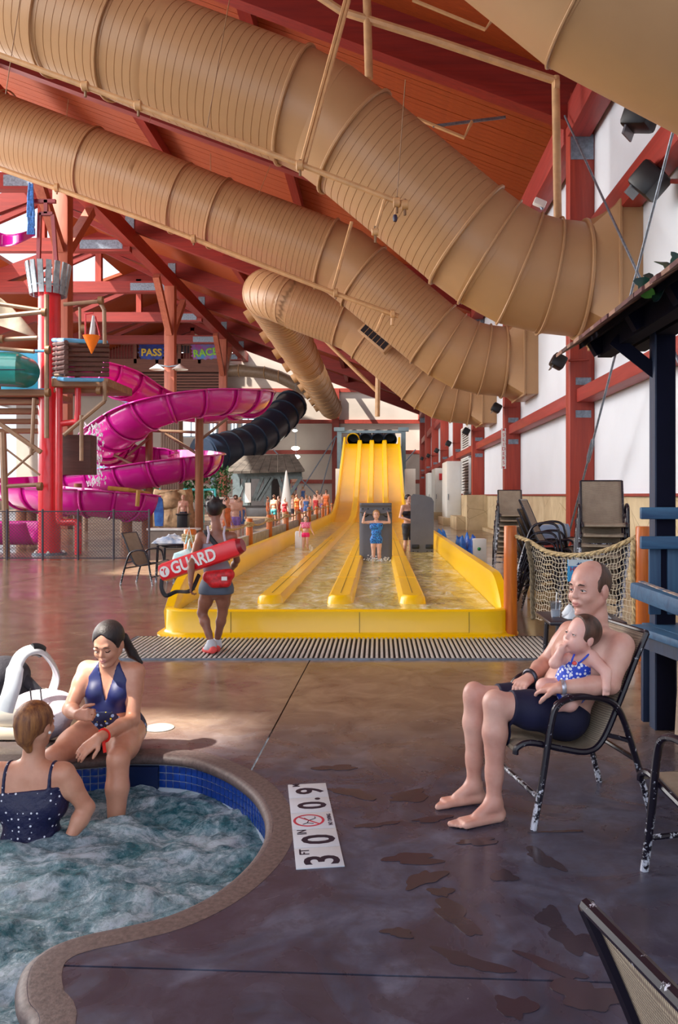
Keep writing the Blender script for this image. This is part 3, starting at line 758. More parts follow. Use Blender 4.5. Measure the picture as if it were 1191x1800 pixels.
# ================================================================ floodlights on the right wall
fl = thing('floodlight', 'black floodlight on the nearest red column below the duct', 'floodlight', (0, 0, 0), 0, 'black floodlights on the right wall')
MB().box((-.12, 0, 0), (.3, .34, .3), Matrix.Rotation(.5, 3, 'Y'), .05).build('housing', M['black'], fl)
MB().box((-.25, 0, -.08), (.02, .26, .22), Matrix.Rotation(.5, 3, 'Y')).build('lens', mat('lamp_glass', '#6b7078', .1), fl)
MB().tube([(.1, 0, .02), (.55, 0, .04)], .025, 6).build('bracket', M['cap'], fl)
fl.location = (4.05, 18.3, 4.42)
dup(fl, (4.05, 27.9, 4.4), label='black floodlight on the second red column from the right')
dup(fl, (4.05, 37.5, 4.35), label='black floodlight in front of the louvres, third column')
dup(fl, (4.05, 47.1, 4.4), label='black floodlight on the far column above the white cabinets')
for yy, zz, nn in ((56.58, 4.5, 'nearest'), (66.15, 4.6, 'middle'), (75.7, 4.8, 'farthest')): dup(fl, (4.05, yy, zz), label=nn+' of the three far floodlights beyond the white cabinets')
g1 = dup(fl, (4.42, 13.1, 6.40), rz=0, label='large grey faced floodlight hung under the upper red girt'); g1.scale = (1.5, 1.5, 1.5); g1.rotation_euler = (0, .3, -.6)
g2 = dup(fl, (4.45, 13.6, 7.75), label='black floodlight standing on the upper red girt at top right'); g2.scale = (1.6, 1.6, 1.4); g2.rotation_euler = (0, -.2, -.6)
cam_ = thing('security_camera', 'small white camera where the eave meets the near column', 'camera', tuple(W(948, 357, 20)))
MB().box(W(948, 357, 20), (.3, .2, .16), Matrix.Rotation(.4, 3, 'Y'), .03).build('housing', M['white'], cam_); MB().tube([W(948, 357, 20), W(953, 368, 20)], .04, 6).build('mount', M['steel'], cam_)
# vertical red sign on the wall, blank cabinets, louvres
sg = thing('wall_sign', 'narrow vertical white sign with red lettering beside the second column', 'sign', (4.15, 27.95, 3.0))
MB().box((4.18, 27.97, 3.05), (.16, .02, 1.35)).build('board', M['white'], sg)
rp = mat('red_print', '#c02028', .5)
for k, ch in enumerate('SLIDERS'): text_mesh('letter', ch, rp, sg, (4.18, 27.955, 3.5-k*.155), (1, 0, 0), (0, 0, 1), .16, .004)
for s_, z in ((1, 3.68), (-1, 2.42)): MB().prism([(4.13, 27.955, z-s_*.03), (4.23, 27.955, z-s_*.03), (4.18, 27.955, z+s_*.06)], (0, -.005, 0)).build('arrow', rp, sg, False)
fe = thing('alarm_sign', 'small red sign behind the dark blue timber post', 'sign', (4.7, 13.4, 3)); MB().box(W(1176, 742, 13.2), (.1, .04, .45), None, .01).build('board', rp, fe); MB().box(W(1176, 732, 13.15), (.05, .03, .1)).build('panel', M['black'], fe)
for k, (y0, y1, z0, z1) in enumerate(((42.5, 46.5, 1.6, 3.45), (42.5, 46.5, 3.95, 5.1))):
    t = thing('wall_louvre', ('lower' if k == 0 else 'upper')+' white louvred vent on the wall, beyond the third red column', 'vent', (4.7, 39.4, z0))
    b = MB().box((4.7, (y0+y1)/2, (z0+z1)/2), (.06, y1-y0, z1-z0)).build('backing', M['black'], t, False)
    n = 12 if k == 0 else 9; sr = None
    for i in range(n):
        z = z0+(i+.5)*(z1-z0)/n; mm = MX[t].inverted() @ Matrix.Translation((4.64, (y0+y1)/2, z)) @ Matrix.Rotation(.6, 4, 'Y')
        if sr is None: sr = MB().box((0, 0, 0), (.03, y1-y0, (z1-z0)/n*.62)).build('slat', M['white'], None, False); sr.parent = t; sr.matrix_local = mm
        else: inst(sr, 'slat', t, mm)
    f_ = MB()
    for yy in (y0, y1): f_.box((4.63, yy, (z0+z1)/2), (.12, .08, z1-z0))
    for zz in (z0, z1): f_.box((4.63, (y0+y1)/2, zz), (.12, y1-y0+.08, .08))
    f_.build('frame', M['white'], t, False)
cabm = mat('white_cabinet', '#d9dcd8', .4, var=.02)
for (px, d, w_, z0, z1, dep, lab) in ((783, 42.0, .95, .35, 3.2, 3.0, 'tallest white equipment cabinet along the right wall'), (763, 53, 1.05, .4, 3.2, 3.4, 'white equipment cabinet with a red box, behind the tallest one'), (751, 64, 1.1, .4, 3.2, 3.4, 'farthest white equipment cabinet by the dark corner')):
    x0 = (px-665)*d/F; t = thing('equipment_cabinet', lab, 'cabinet', (x0, d, z0), 0, 'white equipment cabinets')
    MB().box(((x0+4.1)/2+.05, d+dep/2, (z0+z1)/2), (4.1-x0, dep, z1-z0), None, .02).build('body', cabm, t)
    MB().box(((x0+4.1)/2+.05, d-.02, (z0+z1)/2), ((4.1-x0)*.86, .03, (z1-z0)*.94), None, .01).build('door', cabm, t)
    MB().box((x0+.12, d-.05, 1.4), (.03, .04, .3)).build('handle', M['steel'], t)
    struct(MB().box(((x0+4.2)/2-.05, d+dep/2, z0/2), (4.2-x0+.2, dep+.6, z0)).build('concrete_plinth', M['stone'], None, False))
rbx = thing('alarm_box', 'red alarm box on the front of the second white cabinet', 'box', (3.95, 52.88, 2.6)); MB().box((3.95, 52.90, 2.65), (.25, .14, .42), None, .03).build('case', rp, rbx)
struct(MB().box((4.2, 36.6, .75), (.9, 2.2, 1.5)).build('stone_pier', M['stone'], None, False))
struct(MB().box((3.95, 37.5, .28), (1.2, 3.0, .56)).build('stone_curb', M['stone'], None, False))
# pendant lamps on the back wall
for k, (px, py) in enumerate(((519, 788), (520, 803), (518, 757))):
    c = W(px, py, (84.5, 86, 86)[k]); t = thing('pendant_lamp', ('lit round pendant lamp, upper of the glowing pair at the far wall', 'lit round pendant lamp, lower of the glowing pair at the far wall', 'small pendant lamp above the glowing pair at the far wall')[k], 'lamp', tuple(c))
    e = NT('lamp_glow'); e.p.inputs['Emission Color'].default_value = (1, .96, .8, 1); e.p.inputs['Emission Strength'].default_value = 8
    MB().sphere(c, .42 if k < 2 else .25, (1, 1, .5), 16, 8).build('globe', e.m, t); MB().lathe([(.1, .25), (.3, .1)], c, 12).build('cap', M['steel'], t); MB().tube([c+V((0, 0, .2)), V((c.x, c.y, zr(c.x)))], .02, 5).build('cord', M['steel'], t)
    if k < 2:
        l = bpy.data.lights.new('pendant_bulb', 'POINT'); l.energy = 260; l.color = (1, .9, .65); l.shadow_soft_size = .3; o = bpy.data.objects.new('pendant_bulb', l); C.objects.link(o); o.location = c+V((0, 4.5, .5)); 
# ================================================================ yellow racing slide
sl_ = thing('water_slide', 'wide yellow four lane racing slide running down to the drain grate', 'water slide', (-.46, 8.8, 0))
XL, XR = -2.17, 1.29
def bedz(y):
    if y < 38: return .16
    if y < 46: t = (y-38)/8; return .16+1.05*t*t
    return .16+1.05+(y-46)*.2625*1.52
def bedz2(y): return bedz(y)
YS = [9.0, 10, 12, 15, 18, 22, 26, 30, 34, 37]+[38+.8*i for i in range(11)]+[48, 50, 52, 54, 55.2]
def sweep(poly, ys, name, par=None, m=None, zoff=bedz):
    mb = MB(); k = len(poly(ys[0]) if callable(poly) else poly)
    for y in ys:
        for x, z in poly(y) if callable(poly) else poly: mb.v.append((x, y, zoff(y)+z))
    for i in range(len(ys)-1):
        for j in range(k): l = (j+1) % k; mb.f.append((i*k+j, i*k+l, (i+1)*k+l, (i+1)*k+j))
    mb.f.append(tuple(range(k))); mb.f.append(tuple(reversed(range((len(ys)-1)*k, len(ys)*k))))
    return mb.build(name, m or M['yel'], par or sl_, True, 40)
sweep([(XL, 0), (XR, 0), (XR, -.12), (XL, -.12)], YS, 'lane_bed')
def side(s_):
    def f(y):
        h = .44 if y > 9.9 else .44-.30*((9.9-y)/.9)**2.2
        x = XR if s_ > 0 else XL
        return [(x-s_*.02, 0), (x+s_*.0, h-.06), (x+s_*.03, h), (x+s_*.12, h+.005), (x+s_*.14, h-.05), (x+s_*.12, -.16), (x, -.16)]
    return f
ysd = [9.0, 9.15, 9.3, 9.45, 9.6, 9.75, 9.9]+YS[1:]
sweep(side(1), ysd, 'side_wall'); sweep(side(-1), ysd, 'side_wall')
def divp(c):
    def f(y):
        w_ = .14
        h = .20 if y < 36 else .24
        return [(c-w_-.03, 0), (c-w_, h-.03), (c-w_+.03, h), (c+w_-.03, h), (c+w_, h-.03), (c+w_+.03, 0), (c+w_, -.05), (c-w_, -.05)]
    return f
ydv = [9.6, 9.8, 10.0]+YS[2:]
dvn = []
for c in (-1.24, -.44, .39):
    o = sweep(divp(c), ydv, 'lane_divider'); dvn.append(o)
    MB().lathe([(.17, 0), (.14, .17), (.11, .199), (.001, .199)], (c, 9.62, .16), 24, None, False).build('rounded_end', M['yel'], o)
    for yy in (11.6, 15.5, 21): MB().box((c, yy, .363), (.27, .02, .006)).build('joint_strip', M['ductd'] if False else M['yel'], o)
    MB().box((c, 16, .362), (.008, 12.5, .004)).build('centre_seam', mat('seam_brown', '#8e7a2c', .5), o)
# front basin wall with rounded corners and a foot flange
def frontwall(off, z): 
    P = []; r = .34
    for t in range(0, 9): a = PI+PI/2*t/8; P.append((XL-.14+r+(r+off)*math.cos(a), 9.12+(r+off)*math.sin(a), z))
    for t in range(0, 9): a = -PI/2+PI/2*t/8; P.append((XR+.14-r+(r+off)*math.cos(a), 9.12+(r+off)*math.sin(a), z))
    P.append((XR+.14+off, 9.5, z)); P.insert(0, (XL-.14-off, 9.5, z)); return P
mb = MB(); rows = [(.09, .002), (.09, .012), (.02, .03), (0, .06), (0, .275), (-.02, .29), (-.09, .29), (-.11, .27), (-.11, .1)]
RW = [frontwall(a, z) for a, z in rows]; n = len(RW[0])
for R_ in RW: mb.v += R_
for i in range(len(RW)-1):
    for j in range(n-1): mb.f.append((i*n+j, i*n+j+1, (i+1)*n+j+1, (i+1)*n+j))
mb.build('front_wall', M['yel'], sl_, True, 50)
MB().prism([(p[0], p[1], .04) for p in frontwall(-.05, .04)], (0, 0, .1)).build('basin_floor', M['yel'], sl_, False)
for x in (-1.55, -.2, .95): MB().box((x, 8.776, .16), (.006, .004, .22)).build('panel_seam', mat('seam_brown', '#8e7a2c', .5), sl_)
# shallow moving water over the lanes
def slide_water():
    t = NT('thin_rippling_water'); v = t.co((1, .45, 1)); n = t.noise(3.5, v, 6, .65, 1.6)
    t.L(t.ramp(n, [(.35, '#b39f3e'), (.5, '#d2c878'), (.64, '#f2efd0')]), t.p.inputs['Base Color']); t.p.inputs['Roughness'].default_value = .07
    t.p.inputs['IOR'].default_value = 1.33; t.bump(t.noise(7, v, 4, .6, 1.0), .6, .03); return t.m
xs = [-2.15, -1.41, -1.07, -.61, -.27, .22, .56, 1.27]
mb = MB(); nu, nv = 60, 200
mb.grid(lambda u, v: (XL+.02+(XR-XL-.04)*u, 8.92+29*v**1.6, .262+.012*noise.noise(V((u*14, v**1.6*60, 0)))), nu, nv)
wat = mb.build('water', slide_water(), sl_, True, 180)
# support structure and start tubes
for i, x in enumerate((-1.66, -.84, -.02, .80)):
    c = V((x-.03, 55.25, 5.15)); tb = thing('slide_tube', 'dark round starting tube, '+('leftmost with a yellow rim', 'second from the left', 'third from the left', 'rightmost of the four')[i], 'slide tube', tuple(c), 0, 'starting tubes at the top of the yellow slide')
    MB().tube([c, c+V((0, 3, .5))], [.41, .41], 24, False, False).build('tube', M['black'], tb)
    MB().lathe([(.37, 0), (.42, -.05), (.45, 0), (.42, .06)], c+V((0, -.02, 0)), 24, Matrix.Rotation(PI/2, 3, 'X'), False).build('rim', M['yel'] if i == 0 else M['darkblue'], tb)
    MB().lathe([(.001, 0), (.41, .01)], c+V((0, 2.6, .4)), 24, Matrix.Rotation(PI/2, 3, 'X'), False).build('tube_interior', M['black'], tb)
sf = thing('slide_platform', 'grey blue steel frame holding the top of the yellow slide', 'platform', (-.46, 55.6, 0))
gb = mat('grey_blue_steel', '#5f7480', .5)
for x in (-2.6, 1.65): MB().box((x, 55.6, 2.9), (.3, .3, 5.7)).build('leg', gb, sf, False); MB().box((x, 55.6, 5.85), (.7, .6, .25)).build('cap', gb, sf, False)
MB().box((-.46, 55.6, 5.7), (4.2, .25, .18)).build('cross_beam', gb, sf, False); MB().box((-.46, 55.9, 4.6), (4.2, .4, .3)).build('deck_edge', gb, sf, False)
MB().box((-2.50, 52, 1.6), (.25, 2, 3.0)).build('side_panel', M['white'], sf, False); MB().box((1.95, 52, 1.6), (.6, 2, 3.0)).build('side_panel', M['white'], sf, False)
# ================================================================ play tower on the left
PY = 21.0
def P_(px, py, d=PY): return W(px, py, d)
tower = thing('play_tower', 'red columned water play tower with log walls and platforms', 'play structure', (-8.3, PY, 0))
c0 = P_(87, 975); r_ = .27
MB().tube([V((c0.x, PY, 0)), V((c0.x, PY, 6.7))], r_, 24).build('column', M['redp'], tower)
MB().lathe([(.30, 0), (.42, .0), (.42, .05), (.3, .06)], (c0.x, PY, 0), 24).build('base_plate', M['steel'], tower)
for k in range(6): MB().sphere((c0.x+.36*math.cos(k), PY+.36*math.sin(k), .07), .045, seg=8, rings=5).build('bolt', M['white'], tower)
MB().tube(catmull([P_(104, 600, 20.6), P_(104, 735, 20.6), P_(104, 820, 20.6), P_(104, 905, 20.6), P_(110, 918, 20.6), P_(128, 918, 20.6), P_(137, 925, 20.6), P_(137, 975, 20.6)], 4), .085, 12).build('red_pipe', M['redp'], tower)
MB().tube(catmull([P_(104, 752, 20.6), P_(108, 745, 20.6), P_(130, 742, 20.6), P_(136, 735, 20.6), P_(137, 640, 20.6)], 4), .075, 12).build('red_pipe', M['redp'], tower)
# tipping bucket made of staves
bk = thing('tipping_bucket', 'big grey staved tipping bucket on top of the red column', 'bucket', tuple(P_(85, 500)))
bc = P_(85, 520); slg = mat('grey_stave', '#8d97a0', .5, var=.25, vs=8)
for k in range(16):
    a = 2*PI*k/16; rb_, rt_ = .42, .53
    MB().beam(bc+V((rb_*math.cos(a), rb_*math.sin(a), 0)), bc+V((rt_*math.cos(a), rt_*math.sin(a), .78)), .13, .04, up=(math.cos(a), math.sin(a), 0)).build('stave', slg, bk, False)
MB().tube([bc+V((.45*math.cos(t), .45*math.sin(t), .2)) for t in [2*PI*k/24 for k in range(24)]], .025, 5, True).build('hoop', M['steel'], bk)
fr_m = MB()
for a, b in (((70, 375), (66, 520)), ((93, 378), (103, 520)), ((70, 376), (93, 376)), ((81, 352), (81, 376)), ((50, 354), (98, 354))): fr_m.beam(P_(*a), P_(*b), .09, .09)
fr_m.build('hanging_frame', mat('dark_red_paint', '#8e1c2c', .4), bk, False)
# platforms, boards, rails
wd_ = wood('weathered_brown_board', '#b0835f', '#7a543c', (.08, 1, 1), .6)
lg_ = wood('dark_log', '#6b4a44', '#45302f', (.08, 1, 1), .6)
for (x0, x1, y, h, d, dep) in ((-60, 80, 690, .16, 20.5, 1.8), (-60, 74, 706, .12, 20.8, .3), (-60, 72, 722, .14, 21.2, .3), (-60, 72, 740, .12, 21.6, .3), (-60, 70, 757, .12, 22, .3), (90, 190, 672, .2, 20.3, 2.0), (92, 186, 686, .12, 20.8, .3)):
    a = P_(x0, y, d); b = P_(x1, y, d); MB().box(((a.x+b.x)/2, d+dep/2, a.z), (b.x-a.x, dep, h), None, .02).build('platform_board', wd_, tower)
bl = mat('light_blue_paint', '#5fb0e6', .35); bl2 = mat('cyan_panel', '#38b4e0', .35)
for i in range(7):
    y = 606+i*8.6; a = P_(113, y, 19.8); b = P_(191, y+1, 20.4); MB().tube([a, b], .056, 8).build('log', lg_, tower)
for i in range(7):
    y = 606+i*8.6; a = P_(113, y, 19.8); b = P_(92, y, 21.0); MB().tube([a+V((.1, -.15, .03)), b], .056, 8).build('log', lg_, tower)
for y in (598, 664): MB().tube([P_(90, y, 21), P_(114, y+(3 if y > 650 else 0), 19.7), P_(188, y+4, 20.4)], .05, 8).build('blue_rail', bl, tower)
MB().box(P_(40, 655, 21.6), (1.1, .06, 1.0)).build('blue_panel', bl2, tower, False)
for y in (620, 688): MB().tube([P_(-60, y, 20.6), P_(78, y-3, 20.6)], .035, 6).build('blue_rail', bl, tower)
MB().box(P_(135, 800, 22.2), (.9, .5, 1.05), None, .02).build('barrel_panel', lg_, tower)
tp_ = MB
tanr = [((82, 518), (82, 770), .06), ((0, 556), (78, 548), .06), ((-30, 530), (70, 545), .05), ((0, 597), (66, 594), .055), ((-30, 610), (60, 618), .05), ((112, 535), (172, 530), .05), ((176, 530), (183, 545), .05), ((183, 545), (184, 605), .05),
        ((140, 540), (141, 600), .035), ((184, 670), (184, 705), .05), ((184, 705), (112, 765), .05), ((0, 745), (72, 795), .06), ((8, 840), (64, 790), .03), ((5, 785), (70, 835), .025), ((8, 855), (68, 852), .05), ((5, 760), (12, 985), .085), ((143, 730), (143, 810), .05), ((96, 660), (150, 657), .04), ((60, 700), (55, 800), .05)]
for a, b, r in tanr: MB().tube([P_(*a, 20.2), P_(*b, 20.2)], r, 8).build('tan_pipe', M['tan'], tower)
for q in ((78, 549), (177, 528), (3, 596), (70, 855), (174, 687), (84, 615), (84, 690), (147, 578)): MB().lathe([(.06, -.05), (.1, -.05), (.1, .05), (.06, .05)], P_(*q, 20.15), 12, Matrix.Rotation(PI/2, 3, 'Y')).build('pipe_flange', M['ductd'], tower)
# teal tube slide
ts = thing('tube_slide', 'teal green enclosed tube at the left edge of the play tower', 'tube slide', tuple(P_(20, 650, 20.4)))
te = mat('teal_plastic', '#178f8c', .25, coat=.4)
MB().tube([P_(-60, 647, 20.2), P_(30, 650, 20.2), P_(44, 655, 20.6)], [.41, .42, .38], 24).build('tube', te, ts); MB().tube([P_(-60, 649, 19.78), P_(44, 650, 19.8)], .012, 5).build('seam', M['darkblue'], ts)
# orange cone bucket with water
cb = thing('cone_bucket', 'orange cone bucket pouring water in front of the dark log wall', 'bucket', tuple(P_(163, 605, 19.6)))
c = P_(161, 622, 19.5); MB().lathe([(.01, 0), (.2, .42), (.19, .42), (.01, .04)], c, 20, None, False).build('cone', mat('orange_plastic', '#ef7a1f', .3), cb)
fm2 = MB(); [fm2.tube([P_(*a, 19.5), P_(*b, 19.5)], .02, 6) for a, b in (((150, 592), (150, 552)), ((150, 552), (164, 550)), ((176, 592), (167, 556)))]; fm2.build('bucket_frame', M['redp'], cb)
wj = NT('falling_water'); wj.p.inputs['Base Color'].default_value = (.9, .95, 1, 1); wj.p.inputs['Roughness'].default_value = .1; wj.p.inputs['Transmission Weight'].default_value = .6
tag(MB().tube([P_(164, 555, 19.45), P_(163, 575, 19.45), P_(161, 596, 19.45)], [.03, .06, .08], 8).build('water_jet', wj.m), 'white water jet falling into the orange cone bucket', 'water', None, 'stuff')
# sail, flag and tassels
sail = MB(); sail.grid(lambda u, v: tuple(P_(-70+138*(u**.5)*v+0*(1-v), 455+45*v+95*u, 24+.25*math.sin(v*9+u*4))), 20, 20)
o = sail.build('canvas_sail', mat('cream_canvas', '#d8cdb4', .8), None, True, 180); tag(o, 'cream canvas sail hanging beside the red column', 'sail')
o.modifiers.new('s', 'SOLIDIFY').thickness = .02
fg = MB(); fg.grid(lambda u, v: tuple(P_(-10+72*u, 406+26*v*(1-.5*u)+6*math.sin(u*4), 22+.25*math.sin(u*8))), 24, 6)
o = fg.build('pennant', M['magenta'], None, True, 180); tag(o, 'waving magenta pennant at the left edge above the play tower', 'flag'); o.modifiers.new('s', 'SOLIDIFY').thickness = .015
ta = MB(); r = random.Random(4)
for i in range(40):
    x = 54+r.uniform(-4, 4); y = 318+r.uniform(0, 60); ta.tube([P_(x, y, 20.9), P_(x+r.uniform(-3, 3), y+25, 20.8), P_(x+r.uniform(-4, 4), min(412, y+45), 20.8)], .022, 4)
tag(ta.build('tassel', mat('blue_tassel', '#4a7fc4', .7, var=.4, vs=20), None, False), 'blue and white hanging tassel above the staved bucket', 'tassel')
# ================================================================ magenta flume
flume = thing('flume_slide', 'bright magenta open flume slide spiralling beside the play tower', 'water slide', (-7.5, 26, 0))
def trough(pts, r0, name='flume_section', per=5):
    Q = catmull([P_(*p) for p in pts], 8); n = len(Q); prev = None
    nseg = 14
    def frame(i):
        t = (Q[min(i+1, n-1)]-Q[max(i-1, 0)]).normalized(); s_ = t.cross(V((0, 0, 1))).normalized(); u = s_.cross(t); return t, s_, u
    i = 0
    while i < n-1:
        j = min(n-1, i+per); mb = MB(); rows = []
        for k in range(i, j+1):
            t, s_, u = frame(k); row = []
            for m_ in range(nseg+1):
                a = PI+PI*m_/nseg; row.append(Q[k]+s_*(r0*math.cos(a))+u*(r0*math.sin(a)))
            row = [row[0]-s_*.12, row[0]-s_*.12+u*.03]+[row[0]+u*.03]+row+[row[-1]+u*.03, row[-1]+s_*.12+u*.03, row[-1]+s_*.12]
            inner = [q for q in row]
            rows.append(row)
        w_ = len(rows[0])
        for R_ in rows: mb.v += [tuple(q) for q in R_]
        for a in range(len(rows)-1):
            for b in range(w_-1): mb.f.append((a*w_+b, a*w_+b+1, (a+1)*w_+b+1, (a+1)*w_+b))
        o = mb.build(name, M['magenta'], flume, True, 60, False); so_ = o.modifiers.new('s', 'SOLIDIFY'); so_.thickness = .035; so_.offset = 0
        t, s_, u = frame(i); ringp = [Q[i]+s_*((r0+.04)*math.cos(PI+PI*m_/nseg))+u*((r0+.04)*math.sin(PI+PI*m_/nseg)) for m_ in range(nseg+1)]
        MB().tube(ringp, .035, 5).build('flange', M['magenta'], flume)
        i = j
trough([(150, 640, 26), (200, 655, 27.2), (262, 690, 29.5), (345, 708, 31), (425, 700, 30.5), (440, 690, 28.3), (400, 688, 26.3), (335, 692, 25.2), (262, 712, 25), (215, 742, 25.6), (186, 768, 27), (200, 785, 29), (262, 790, 30.5), (325, 792, 30.2), (352, 798, 28.7),
        (338, 802, 27.1), (285, 812, 26.4), (215, 826, 26.6), (150, 836, 27.6), (85, 838, 28.2), (40, 843, 27.4), (38, 850, 25.6), (85, 858, 24.4), (150, 862, 23.8), (210, 868, 24.0), (250, 874, 24.6)], .72)
brm = wood('gold_trim', '#c99a4a', '#a87a30', (1, 1, .1), .5)
MB().tube([P_(190, 858, 23.2), P_(225, 861, 23.2), P_(262, 868, 23.9), P_(268, 880, 24.6)], .06, 8).build('gold_rail', brm, flume)
MB().tube([P_(243, 862, 23.2), P_(241, 890, 23.2)], .06, 8).build('gold_rail', brm, flume)
sup = [((350, 735), 25.9, M['logpole'], .13), ((262, 760), 26.4, M['logpole'], .12), ((224, 888), 24.3, M['logpole'], .14), ((258, 890), 25.2, M['logpole'], .16), ((40, 880), 25.4, M['logpole'], .2), ((55, 880), 25.4, M['logpole'], .16), ((137, 850), 26, M['logpole'], .12)]
for (px, py), d, m_, r in sup:
    a = P_(px, py, d); MB().tube([a, V((a.x, d, 0))], r, 12).build('support_pole', m_, flume)
for a, b, d in (((262, 757), (350, 760), 26.2), ((290, 762), (350, 800), 26.2), ((350, 775), (400, 735), 26.2), ((225, 800), (262, 770), 26.3), ((200, 800), (262, 830), 26.3), ((258, 880), (224, 905), 24.6)): MB().tube([P_(*a, d), P_(*b, d)], .045, 6).build('brace', M['tan'], flume)
# splashing water off the flume
sp = MB(); r = random.Random(3)
for i in range(240):
    t = r.random(); x = 165+8*r.gauss(0, 1)+t*4; y = 745+110*t; c = P_(x, y, 24.3+r.uniform(-.3, .3)); sp.sphere(c, r.uniform(.012, .03), (1, 1, 2.5), 5, 3)
tag(sp.build('water_spray', wj.m, None, True), 'white spray of drops falling off the magenta flume', 'water', None, 'stuff')
# chain-link fence in front
ft = thing('chain_link_fence', 'low chain link fence at the foot of the red column', 'fence', (-8, 19.2, 0))
cl = MB(); d = 19.3; x0 = P_(-50, 900, d).x; x1 = P_(262, 900, d).x; h = 1.12; s_ = .075; x = x0-h
while x < x1:
    for sg_ in (1, -1):
        a, b = (x, x+h) if sg_ > 0 else (x+h, x); pa = V((a, d, .03)); pb = V((b, d, h)); 
        lo, hi = x0, x1
        ts_ = [0, 1]; dx = pb.x-pa.x; t0 = max(0, min((lo-pa.x)/dx, (hi-pa.x)/dx)); t1 = min(1, max((lo-pa.x)/dx, (hi-pa.x)/dx))
        if t1 > t0: cl.beam(pa.lerp(pb, t0), pa.lerp(pb, t1), .007, .007)
    x += s_
wire = mat('fence_wire', '#4a4650', .5, .3); o = cl.build('wire_mesh', wire, ft, False); o['kind'] = 'stuff'
for z in (.04, h): MB().tube([(x0, d, z), (x1, d, z)], .014, 6).build('rail', wire, ft)
for k in range(6): x = x0+(x1-x0)*k/5; MB().tube([(x, d, 0), (x, d, h+.05)], .025, 8).build('post', wire, ft)
# ================================================================ things at the back of the hall
dk = thing('dark_tube_slide', 'dark navy enclosed tube slide curving down the far wall', 'tube slide', tuple(W(508, 705, 82)))
Q = catmull([W(512, 712, 83), W(490, 738, 80), W(460, 765, 77), (W(425, 783, 74)), W(390, 793, 71), W(355, 800, 69)], 5)
for i in range(0, len(Q)-1, 3): j = min(len(Q)-1, i+3); MB().tube(Q[i:j+1], 1.5-.0*i, 20).build('tube_section', M['darkblue'], dk); MB().tube([Q[i], Q[i]+(Q[i+1]-Q[i]).normalized()*.3], 1.62, 20).build('flange', M['darkblue'], dk)
for px, d in ((450, 76), (375, 70)): a = W(px, 800, d); MB().tube([a, (a.x, d, 0)], .25, 8).build('support_pole', gb, dk)
# thatched hut
ht = thing('shingle_hut', 'dark roofed timber hut on grey posts in front of the far wall', 'hut', (-11.5, 72, 0))
HD = 64; hx = lambda px: (px-665)*HD/F; hz = lambda py: CH+(870-py)*HD/F
thm = mat('dark_shingle', '#4d4640', .9, var=.35, vs=2); gp = mat('grey_green_timber', '#5d6b70', .7, var=.2)
A = [(hx(400), HD-1.5, hz(834)), (hx(538), HD-1.5, hz(830)), (hx(515), HD+1.2, hz(801)), (hx(424), HD+1.2, hz(804))]
n = 9
for i in range(n):
    a0 = V(A[0]).lerp(V(A[1]), i/n); a1 = V(A[0]).lerp(V(A[1]), (i+.96)/n); b0 = V(A[3]).lerp(V(A[2]), i/n); b1 = V(A[3]).lerp(V(A[2]), (i+.96)/n)
    MB().prism([a0, a1, b1, b0], (0, 0, .18)).build('roof_panel', thm, ht, False)
MB().prism([V(A[1]), V((hx(500), HD+4, hz(833))), V(A[2])], (0, 0, .15)).build('roof_panel', thm, ht, False)
MB().box(((hx(407)+hx(530))/2, HD, hz(836)), (hx(530)-hx(407), .5, .5)).build('eave_board', gp, ht, False)
for px in (416, 434, 471, 503): MB().box((hx(px), HD, hz(836)/2), (.55, .55, hz(836))).build('post', gp, ht, False)
for a, b in ((416, 434), (445, 462), (450, 475), (455, 480), (503, 490), (503, 530)): MB().beam((hx(a), HD-.2, hz(880)), (hx(b), HD-.2, hz(838)), .25, .25).build('brace', gp, ht, False)
MB().box(((hx(407)+hx(485))/2, HD+2, 1.6), (hx(485)-hx(407), .3, 3.2)).build('back_wall_boards', mat('dark_board', '#433f42', .8), ht, False)
MB().box((hx(437), HD-.4, hz(866)), (.45, .1, 1.5)).build('notice_board', M['white'], ht, False)
st = thing('slide_stairs', 'brown staircase climbing right of the shingle hut', 'stairs', (hx(505), 70, 0))
for k in range(12): MB().box((-5.72-k*.22, 68, .1+k*.22), (.3, 1.4, .1)).build('step', M['logpole'], st, False)
for yy in (67.3, 68.7): MB().beam((-5.5, yy, .0), (-8.5, yy, 2.9), .1, .3).build('stringer', M['logpole'], st, False)
# far balcony with two painted signs, windows
bal = thing('balcony', 'brown far balcony with railing behind the play structure', 'balcony', (-24, 85, 12)); BD = 85
bx = lambda px: (px-665)*BD/F; bz = lambda py: CH+(870-py)*BD/F
bwm = wood('brown_siding', '#8e5a48', '#6e4136', (.08, 1, 1), .6)
MB().box(((bx(-60)+bx(395))/2, BD+.5, (bz(632)+bz(655))/2), (bx(395)-bx(-60), 2, bz(632)-bz(655))).build('fascia', bwm, bal, False)
for i in range(7): MB().box(((bx(-60)+bx(395))/2, BD-.4, bz(660+i*5)), (bx(395)-bx(-60), .15, .2)).build('siding_board', bwm, bal, False)
MB().box(((bx(-60)+bx(395))/2, BD+.4, (bz(655)+bz(695))/2), (bx(395)-bx(-60), .4, bz(655)-bz(695))).build('recess', mat('dark_siding', '#4e3834', .8), bal, False)
MB().tube([(bx(-60), BD-.3, bz(606)), (bx(395), BD-.3, bz(606))], .08, 6).build('handrail', bwm, bal)
rl = MB(); x = bx(-60)
while x < bx(395): rl.box((x, BD-.3, (bz(606)+bz(632))/2), (.06, .06, bz(606)-bz(632))); x += .3
o = rl.build('baluster_run', bwm, bal, False); o['kind'] = 'stuff'
for px in (240, 278, 317, 352, 390): MB().box((bx(px), BD-.35, bz(622)), (.3, .3, 2.1)).build('post', bwm, bal, False)
